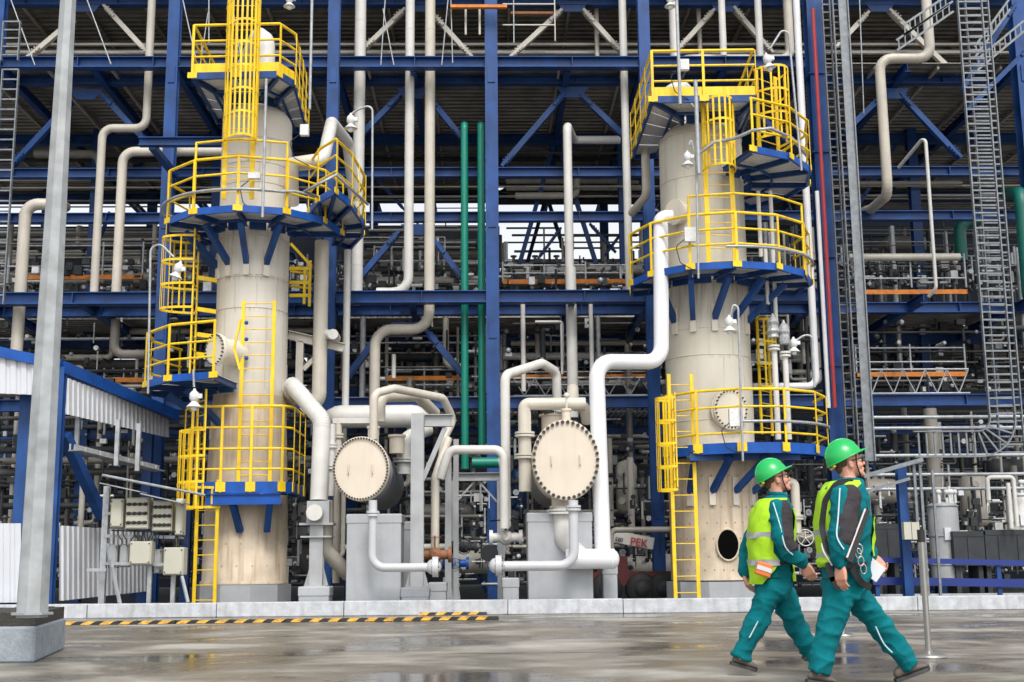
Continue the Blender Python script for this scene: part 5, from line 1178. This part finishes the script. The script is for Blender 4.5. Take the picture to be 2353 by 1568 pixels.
def shoe(par,ank,toe,mat_=boot,w_=.048):
    ank=Vector(ank);toe=Vector(toe); d=(toe-ank); d.normalize(); up=Vector((-d.z,0,d.x)) if d.x>0 else Vector((d.z,0,-d.x)); L=(toe-ank).length
    heel=ank-d*.07; g=MB(); 
    def S(t,h0,h1,wd): # section
        c=heel+d*t; return [c+up*h0+Vector((0,-wd,0)),c+up*h0+Vector((0,wd,0)),c+up*h1+Vector((0,wd*.8,0)),c+up*h1+Vector((0,-wd*.8,0))]
    T=L+.07; secs=[(0,0,.07,.036),(.05,0,.11,.042),(.12,0,.11,.042),(T*.55,0,.085,.046),(T*.75,0,.075,.05),(T*.92,0,.06,.045),(T,.01,.035,.025)]
    vs=[]
    for t,h0,h1,wd in secs: vs+=S(t,h0+.018,h1,wd)
    n=len(secs); g.add(vs,[(4*i+k,4*i+(k+1)%4,4*i+4+(k+1)%4,4*i+4+k) for i in range(n-1) for k in range(4)]+[(3,2,1,0),tuple(4*(n-1)+k for k in range(4))])
    o=g.build('boot',mat_,par); sb=o.modifiers.new('s','SUBSURF'); sb.levels=2; sb.render_levels=2
    o.data.polygons.foreach_set('use_smooth',[True]*len(o.data.polygons))
    g=MB(); vs=[]
    for t,h0,h1,wd in secs: vs+=S(t,h0-.004,h0+.024,wd*1.08)
    g.add(vs,[(4*i+k,4*i+(k+1)%4,4*i+4+(k+1)%4,4*i+4+k) for i in range(n-1) for k in range(4)]+[(3,2,1,0),tuple(4*(n-1)+k for k in range(4))]); g.build('sole',black,o)
def helmet(par,c,rot,s=1.0):
    c=Vector(c);M3=Matrix.Rotation(rot,3,'Y'); g=MB(); vs=[];n=10;seg=28
    for i in range(n+1):
        t=math.pi/2*i/n
        for k in range(seg):
            a=2*math.pi*k/seg; f=1+.06*math.exp(-((math.sin(a))/.25)**2)*math.cos(t)*0+(.035 if abs(math.sin(a))<.2 else 0)*math.sin(t)
            vs.append(c+M3@Vector((math.cos(a)*math.sin(t)*.138*s*f,math.sin(a)*math.sin(t)*.112*s,math.cos(t)*.142*s)))
    g.add(vs,[(i*seg+k,(i+1)*seg+k,(i+1)*seg+(k+1)%seg,i*seg+(k+1)%seg) for i in range(n) for k in range(seg)],True)
    # rim and peak
    vs=[];m_=[]
    for k in range(seg):
        a=2*math.pi*k/seg; fr=max(0,math.cos(a))**3; o=.008+.05*fr
        for rr,zz in((1,0),(1,.006),):
            vs.append(c+M3@Vector((math.cos(a)*.138*s,math.sin(a)*.112*s,zz*s+.0)))
        for zz in(.004,-.004): vs.append(c+M3@Vector((math.cos(a)*(.138*s+o),math.sin(a)*(.112*s+o*.8),(zz-.012*fr)*s)))
    fs=[]
    for k in range(seg):
        a=4*k;b=4*((k+1)%seg)
        fs+=[(a+1,b+1,b+2,a+2),(a+2,b+2,b+3,a+3),(a+3,b+3,b,a)]
    g.add(vs,fs,True); h=g.build('helmet',hat,par)
    g=MB(); g.tube([c+M3@Vector((x,0,.142*s*math.sqrt(max(0,1-(x/(.138*s))**2))+.003)) for x in[-.125*s+.025*s*k for k in range(11)]],.009*s,8); g.build('ridge',hat,h)
    g=MB(); g.tube([c+M3@Vector((-.11*s,-.07*s,-.01)),c+M3@Vector((-.125*s,0,-.03)),c+M3@Vector((-.11*s,.07*s,-.01))],.011,8); g.build('harness_band',mat('yellow_band',(.8,.5,.03),.5),h)
    return h
def person(label,Y0,torso,neararm,fararm,nearleg,farleg,headc,htilt,helm,helmrot,handn,handf,shoes,scale=1.0,vox=.006):
    pt=lambda q:P(q[0],q[1],Y0+(q[2] if len(q)>2 else 0))
    root=thing('person',label,'person',(pt(torso[-1][:2]).x,Y0,0),group=None)
    hc=pt(headc); b=MB(); H=Matrix.Rotation(htilt,3,'Y'); hp=lambda x,y,z:hc+H@Vector((x*scale,y*scale,z*scale))
    def hb(x,y,z,rx,ry,rz): 
        g0=MB(); g0.ball((0,0,0),1,18,(rx*scale,ry*scale,rz*scale)); b.add([hc+H@(v+Vector((x,y,z))*scale) for v in g0.v],g0.f,True)
    hb(-.012,0,.035,.1,.076,.1); hb(.022,0,-.028,.072,.066,.078); hb(.055,0,-.078,.042,.042,.034); hb(.083,0,-.098,.022,.024,.02)
    hb(.083,0,.028,.018,.05,.014); hb(.066,-.034,-.028,.03,.026,.03); hb(.066,.034,-.028,.03,.026,.03)
    for y in(-.008,0,.008): b.tube([hp(.092,y*.4,.018),hp(.112,y,-.022),hp(.106,y*1.4,-.036)],[.008*scale,.0125*scale,.011*scale],10)
    hb(.097,0,-.056,.012,.024,.007); hb(.094,0,-.068,.012,.022,.008)
    for s in(-1,1): hb(-.006,s*.074,-.012,.02,.012,.032); hb(-.012,s*.082,.0,.014,.007,.018); hb(.0,s*.078,-.035,.009,.008,.012)
    tn=pt(torso[0][:2]); limb(b,[hp(-.03,0,-.03),hp(-.025,0,-.1),tn+Vector((0,0,-.06))],[.062*scale,.057*scale,.066*scale])
    tc=[(pt((q[0],q[1])),m(q[2],Y0)*.72,q[3]*.72) for q in torso]; loft(b,tc)
    for arm in(neararm,fararm): limb(b,[pt(q) for q in arm],[.055,.042,.03])
    for leg in(nearleg,farleg): limb(b,[pt(q) for q in leg],[.08,.055,.04])
    hand(b,pt(neararm[2]),*handn); hand(b,pt(fararm[2]),*handf)
    body=b.build('body',skin,root); bake(body,vox,0,smooth=3)
    # hair, eyes, glasses, strap
    g=MB(); g0=MB(); g0.ball((0,0,0),1,18,(.082*scale,.079*scale,.088*scale)); vs=[hc+H@(v+Vector((-.042,0,.034))*scale) for v in g0.v]; g.add(vs,g0.f,True)
    g0=MB(); g0.ball((0,0,0),1,14,(.04,.052,.05)); g.add([hc+H@(v+Vector((-.066,0,-.028))*scale) for v in g0.v],g0.f,True); g.build('hair',hairm,root)
    for s in(-1,1):
        g=MB(); g.ball(hp(.082,s*.032,.006),.0125*scale,12); e=g.build('eye',mat('eye_white',(.7,.7,.68),.2),body); g=MB(); g.ball(hp(.0905,s*.033,.006),.006*scale,8); g.build('pupil',black,body)
    g=MB()
    for s in(-1,1): g.tube([hp(.105,s*.012,.012),hp(.102,s*.05,.012),hp(.07,s*.073,.014),hp(-.01,s*.082,.012)],.0035,6); 
    gl=g.build('safety_glasses',black,root); g=MB()
    vs=[hp(.108,-.006,.024),hp(.100,-.058,.024),hp(.096,-.058,-.014),hp(.106,-.01,-.012),hp(.108,.006,.024),hp(.100,.058,.024),hp(.096,.058,-.014),hp(.106,.01,-.012)]
    g.add(vs,[(0,1,2,3),(4,5,6,7)]); g.add([v+Vector((.002,0,0)) for v in vs],[(3,2,1,0),(7,6,5,4)]); g.build('lens',mat('tinted_lens',(.35,.25,.06),.08,spec=.9),gl,fix=False)
    for s in(-1,1):
        g=MB(); g.tube([hp(.045,s*.088,.05),hp(.035,s*.082,-.02),hp(.045,s*.066,-.08),hp(.062,s*.03,-.118),hp(.066,0,-.122)],.006,6); g.build('chin_strap',strapm,root)
    h=helmet(root,pt(helm),helmrot,scale)
    # clothes
    g=MB(); loft(g,[(pt((q[0],q[1])),m(q[2],Y0)*(1 if i else 1.0),q[3]) for i,q in enumerate(torso)])
    for arm in(neararm,fararm):
        q=[pt(a) for a in arm]; limb(g,[q[0],q[1],q[1].lerp(q[2],.93)],[.088*scale**4,.074*scale**4,.058*scale**4])
        e=q[1].lerp(q[2],.97); dd=(q[2]-q[1]).normalized(); g.cyl(e-dd*.04,e,.055*scale**3,14)
    jk=bake(g.build('jacket',teal_c,root),.01,.03,.07,3)
    g=MB(); c=tn; g.tube([hp(-.055,-.05,-.118),hp(-.085,0,-.105),hp(-.055,.05,-.118),hp(.0,.072,-.135),hp(.04,.04,-.16)],.02,8); g.tube([hp(-.055,-.05,-.118),hp(.0,-.072,-.135),hp(.04,-.04,-.16)],.02,8); g.build('collar',teal_c,jk)
    g=MB(); hip=torso[-2:]; w=torso[-1]
    loft(g,[(pt((w[0],w[1]-42)),m(w[2],Y0)*.9,w[3]*.9),(pt((w[0],w[1]-10)),m(w[2],Y0)*.98,w[3]*.98),(pt((w[0],w[1]+22)),m(w[2],Y0)*.95,w[3]*.95),(pt((w[0],w[1]+45)),m(w[2],Y0)*.7,w[3]*.85)])
    for leg in(nearleg,farleg):
        q=[pt(a) for a in leg]; limb(g,[q[0],q[0].lerp(q[1],.5),q[1],q[1].lerp(q[2],.55),q[2]],[.112,.107,.09,.083,.082],ends=False); g.ball(q[0],.111,12)
    tr=bake(g.build('trousers',teal_c,root),.01,.04,.08,3)
    for k,(an,to) in enumerate(shoes): shoe(root,pt(an),pt(to))
    return root,body,jk,tr,pt,hp
def shellpatch(pt,Y0,torso,ys,a0,a1,grow,name,mt,par,thick=.006,seg=24):
    # cloth band wrapped round the torso between angles (0 = front +x, 90 = far side)
    import bisect
    T=[(q[1],q[0],m(q[2],Y0),q[3]) for q in torso]
    def sec(y):
        for i in range(len(T)-1):
            if T[i][0]<=y<=T[i+1][0]:
                t=(y-T[i][0])/(T[i+1][0]-T[i][0]); return [T[i][j]*(1-t)+T[i+1][j]*t for j in range(4)]
        return list(T[-1] if y>T[-1][0] else T[0])
    g=MB(); outs=[]
    for th in(grow,grow+thick):
        rows=[]
        for y in ys:
            s=sec(y); c=pt((s[1],y)); row=[]
            for k in range(seg+1):
                A0=a0(y) if callable(a0) else a0; A1=a1(y) if callable(a1) else a1
                t=R(A0+(A1-A0)*k/seg); ct,st=math.cos(t),math.sin(t); e=.8; f=1+.0*k
                wv=.006*math.sin(y*.21+t*5)+.005*math.sin(t*11+y*.07)
                row.append(Vector((c.x+(s[2]+th+wv)*abs(ct)**e*(1 if ct>0 else -1),c.y+(s[3]+th+wv)*abs(st)**e*(1 if st>0 else -1),c.z)))
            rows.append(row)
        outs.append(rows)
    n=seg+1
    for j,rows in enumerate(outs):
        vs=[v for r_ in rows for v in r_]; g.add(vs,[(i*n+k,i*n+k+1,(i+1)*n+k+1,(i+1)*n+k) for i in range(len(rows)-1) for k in range(seg)],True)
    # close the edges
    A,B=outs
    g.add([v for v in A[0]]+[v for v in B[0]],[(k,k+1,n+k+1,n+k) for k in range(seg)]); g.add([v for v in A[-1]]+[v for v in B[-1]],[(k,k+1,n+k+1,n+k) for k in range(seg)])
    for e in(0,-1): g.add([r_[e] for r_ in A]+[r_[e] for r_ in B],[(i,i+1,len(A)+i+1,len(A)+i) for i in range(len(A)-1)])
    return g.build(name,mt,par)
def sleeve_patch(a,b,c,par,rad=(.094,.082,.07),name='sleeve_panel'):
    g=MB(); limb(g,[a,b,b.lerp(c,.3)],rad,ends=True); return bake(g.build(name,char,par),.01,.02,.09,3)
# ---- far worker
Ya=10.6
torA=[(1783,1138,17,.075),(1781,1148,28,.15),(1777,1166,38,.205),(1774,1205,45,.215),(1772,1250,44,.2),(1772,1290,41,.185),(1775,1330,42,.185)]
armA=[(1786,1170,-.19),(1800,1250,-.27),(1847,1295,-.24)]; armA2=[(1772,1172,.19),(1724,1248,.26),(1712,1318,.22)]
legA=[(1772,1345,-.085),(1742,1425,-.1),(1700,1512,-.1)]; legA2=[(1785,1345,.085),(1822,1425,.1),(1868,1508,.12)]
rA,bA,jA,tA,ptA,hpA=person('worker behind, walking right in teal overalls, lime vest and green helmet, orange pouch on hip',Ya,torA,armA,armA2,legA,legA2,(1783,1101),R(-12),(1774,1093),R(-29),
   ((.45,-.05,-.9),(.5,.75,.1),.7,-1,1.1),((.25,0,-.95),(.6,-.5,.2),.6,1,1.1),[((1697,1532,-.1),(1738,1544,-.1)),((1862,1520,.12),(1908,1534,.12))])
v=shellpatch(ptA,Ya,torA,[1147,1155,1170,1190,1210,1230,1250,1270,1290,1310,1330,1342],lambda y:-330 if y<1160 else -262,lambda y:-62 if y<1152 else (-72 if y<1162 else (-96 if y<1280 else (-84 if y<1300 else -84-(y-1300)*1.0))),.022,'safety_vest',lime,rA,seg=40)
for y in(1224,1286): shellpatch(ptA,Ya,torA,[y,y+7,y+14],-262,-94 if y<1250 else -86,.030,'reflective_band',refl,v,thick=.002,seg=40)
shellpatch(ptA,Ya,torA,[1170,1190,1210,1235,1258],-38,30,.016,'vest_front',lime,rA,seg=12); shellpatch(ptA,Ya,torA,[1296,1310,1325,1336],-40,20,.016,'vest_front',lime,rA,seg=12)
a_,b_,c_=[ptA(q) for q in armA]; sleeve_patch(a_+Vector((.035,-.012,0)),b_+Vector((.02,-.012,.01)),c_,jA,(.078,.068,.06))
g=MB(); limb(g,[a_+Vector((-.05,-.075,.05)),a_.lerp(b_,.5)+Vector((-.02,-.085,0)),b_+Vector((-.005,-.075,-.02)),b_.lerp(c_,.35)+Vector((0,-.07,-.035))],[.006]*4,6,ends=False); g.build('piping',pipng,jA)
g=MB(); 
g.tube([ptA((1742,1428,-.2)),ptA((1722,1466,-.2))],.006,6); g.build('piping',pipng,tA)
g=MB(); c=ptA((1755,1309,-.26)); M3=Matrix.Rotation(R(18),3,'Y'); g.box(c,(.13,.05,.11),M3); po=g.build('pouch',mat('orange_pouch',(.8,.2,.05),.6),rA); bv=po.modifiers.new('b','BEVEL'); bv.width=.012; bv.segments=2
g=MB(); g.box(c+Vector((0,-.027,.005)),(.125,.006,.035),M3); g.build('white_band',white,po)
g=MB(); loft(g,[(ptA((1773,1292)),m(42,Ya)+.012,.2),(ptA((1773,1297)),m(42,Ya)+.012,.2)]); g.build('belt',char,rA)
w=ptA(armA2[2]); g=MB(); g.box(w+Vector((.05,-.02,-.13)),(.07,.012,.035),Matrix.Rotation(R(35),3,'Y')); tag(g.build('card',offwhite),'small pale card held in the rear hand of the far worker','card')
# ---- near worker
Yn=9.5
torB=[(1948,1098,20,.085),(1945,1108,34,.16),(1941,1128,47,.215),(1940,1165,54,.23),(1941,1210,56,.225),(1943,1255,53,.21),(1943,1295,50,.2),(1943,1332,50,.2)]
armB=[(1940,1142,-.2),(1929,1230,-.27),(1931,1298,-.27)]; armB2=[(1952,1140,.2),(1968,1228,.27),(2002,1278,.16)]
legB=[(1933,1350,-.09),(1908,1440,-.1),(1880,1546,-.1)]; legB2=[(1955,1350,.09),(2024,1440,.1),(2092,1530,.1)]
rB,bB,jB,tB,ptB,hpB=person('worker in front striding right in teal overalls, green helmet and black harness, papers in hand',Yn,torB,armB,armB2,legB,legB2,(1949,1064),R(-10),(1940,1054),R(-27),
   ((-.03,-.05,-1),(.8,.55,0),.45,-1,1.17),((.6,-.1,-.75),(.2,-.9,.1),.8,1,1.1),[((1874,1571,-.1),(1922,1578,-.1)),((2078,1560,.1),(2136,1538,.1))],scale=1.03)
v=shellpatch(ptB,Yn,torB,[1107,1115,1130,1150,1175,1200,1225,1250,1275,1292,1303],lambda y:-330 if y<1120 else -255,lambda y:-75 if y<1118 else (-88 if y<1135 else -112),.022,'safety_vest',lime,rB,seg=40)
for y in(1218,1268): shellpatch(ptB,Yn,torB,[y,y+8,y+15],-255,-114,.030,'reflective_band',refl,v,thick=.002,seg=40)
shellpatch(ptB,Yn,torB,[1190,1205,1220,1240,1260,1278],-36,35,.014,'vest_front',lime,rB,seg=12)
a_,b_,c_=[ptB(q) for q in armB]; sleeve_patch(a_+Vector((.028,-.012,0)),b_+Vector((.02,-.012,.01)),c_,jB,(.095,.085,.072))
g=MB(); limb(g,[a_+Vector((-.055,-.09,.06)),a_.lerp(b_,.5)+Vector((-.055,-.1,0)),b_+Vector((-.045,-.09,-.01)),b_.lerp(c_,.35)+Vector((0,-.1,-.03))],[.006]*4,6,ends=False); g.build('piping',pipng,jB)
g=MB(); limb(g,[ptB((2012,1440,-.02)),ptB((2030,1478,-.02)),ptB((2050,1500,-.02))],[.006]*3,6,ends=False); g.build('piping',pipng,tB)
# harness straps
hn=thing('safety_harness','x','x',(0,0,0)); bpy.data.objects.remove(hn)
def strap(pts,w_=.042,name='harness_strap',mt=strapm,par=None):
    q=fillet([ptB(p) for p in pts],.12,6); g=MB()
    for i in range(len(q)-1): g.bar(q[i],q[i+1]+(q[i+1]-q[i]).normalized()*.006,w_,.012,up=(0,-1,0)) if w_>.02 else g.tube([q[i],q[i+1]],w_*.5,8)
    return g.build(name,mt,par or rB)
h1=strap([(1960,1108,-.18),(1925,1106,-.2),(1896,1150,-.17),(1888,1210,-.15),(1900,1262,-.24),(1925,1290,-.24)])
strap([(1962,1106,-.14),(1982,1140,-.2),(1990,1172,-.2)],.035)
strap([(1990,1172,-.21),(1950,1288,-.34)],.06)
strap([(1988,1170,-.25),(1946,1282,-.36)],.015,'strap_edge',offwhite)
strap([(1897,1298,-.24),(1940,1302,-.25),(1990,1296,-.22)],.035)
strap([(1958,1305,-.26),(1978,1340,-.24),(2000,1350,-.12)],.05)
strap([(1903,1306,-.24),(1912,1330,-.24),(1926,1352,-.24)],.04)
strap([(1888,1250,-.2),(1892,1270,-.25),(1908,1293,-.26),(1912,1300,-.26)],.014,'lanyard',offwhite)
g=MB()
for px,py in((1972,1272),(1978,1290),(1984,1308),(1975,1262)): 
    c=ptB((px,py,-.29)); n=12; g.tube([c+Vector((math.cos(2*math.pi*k/n)*.022,0,math.sin(2*math.pi*k/n)*.036)) for k in range(n+1)],.006,6,caps=False)
g.build('carabiner',steel,rB)
g=MB(); c=ptB((1900,1292,-.1)); g.ball(c,.085,14,(.9,1.6,.45)); bake(g.build('vest_hem',lime,rB),.012,.02,.08,2)
g=MB(); c=ptB((2006,1308,-.02)); M3=Matrix.Rotation(R(38),3,'Y'); 
for k in range(4): g.box(c+Vector((0,k*.0035,0)),(.15,.0015,.13),M3@Matrix.Rotation(R(k*1.5),3,'Y'))
tag(g.build('papers',white),'folded white papers held by the near worker at his belt','papers')
for o in list(C.objects):
    if '_w' in o.keys(): del o['_w']
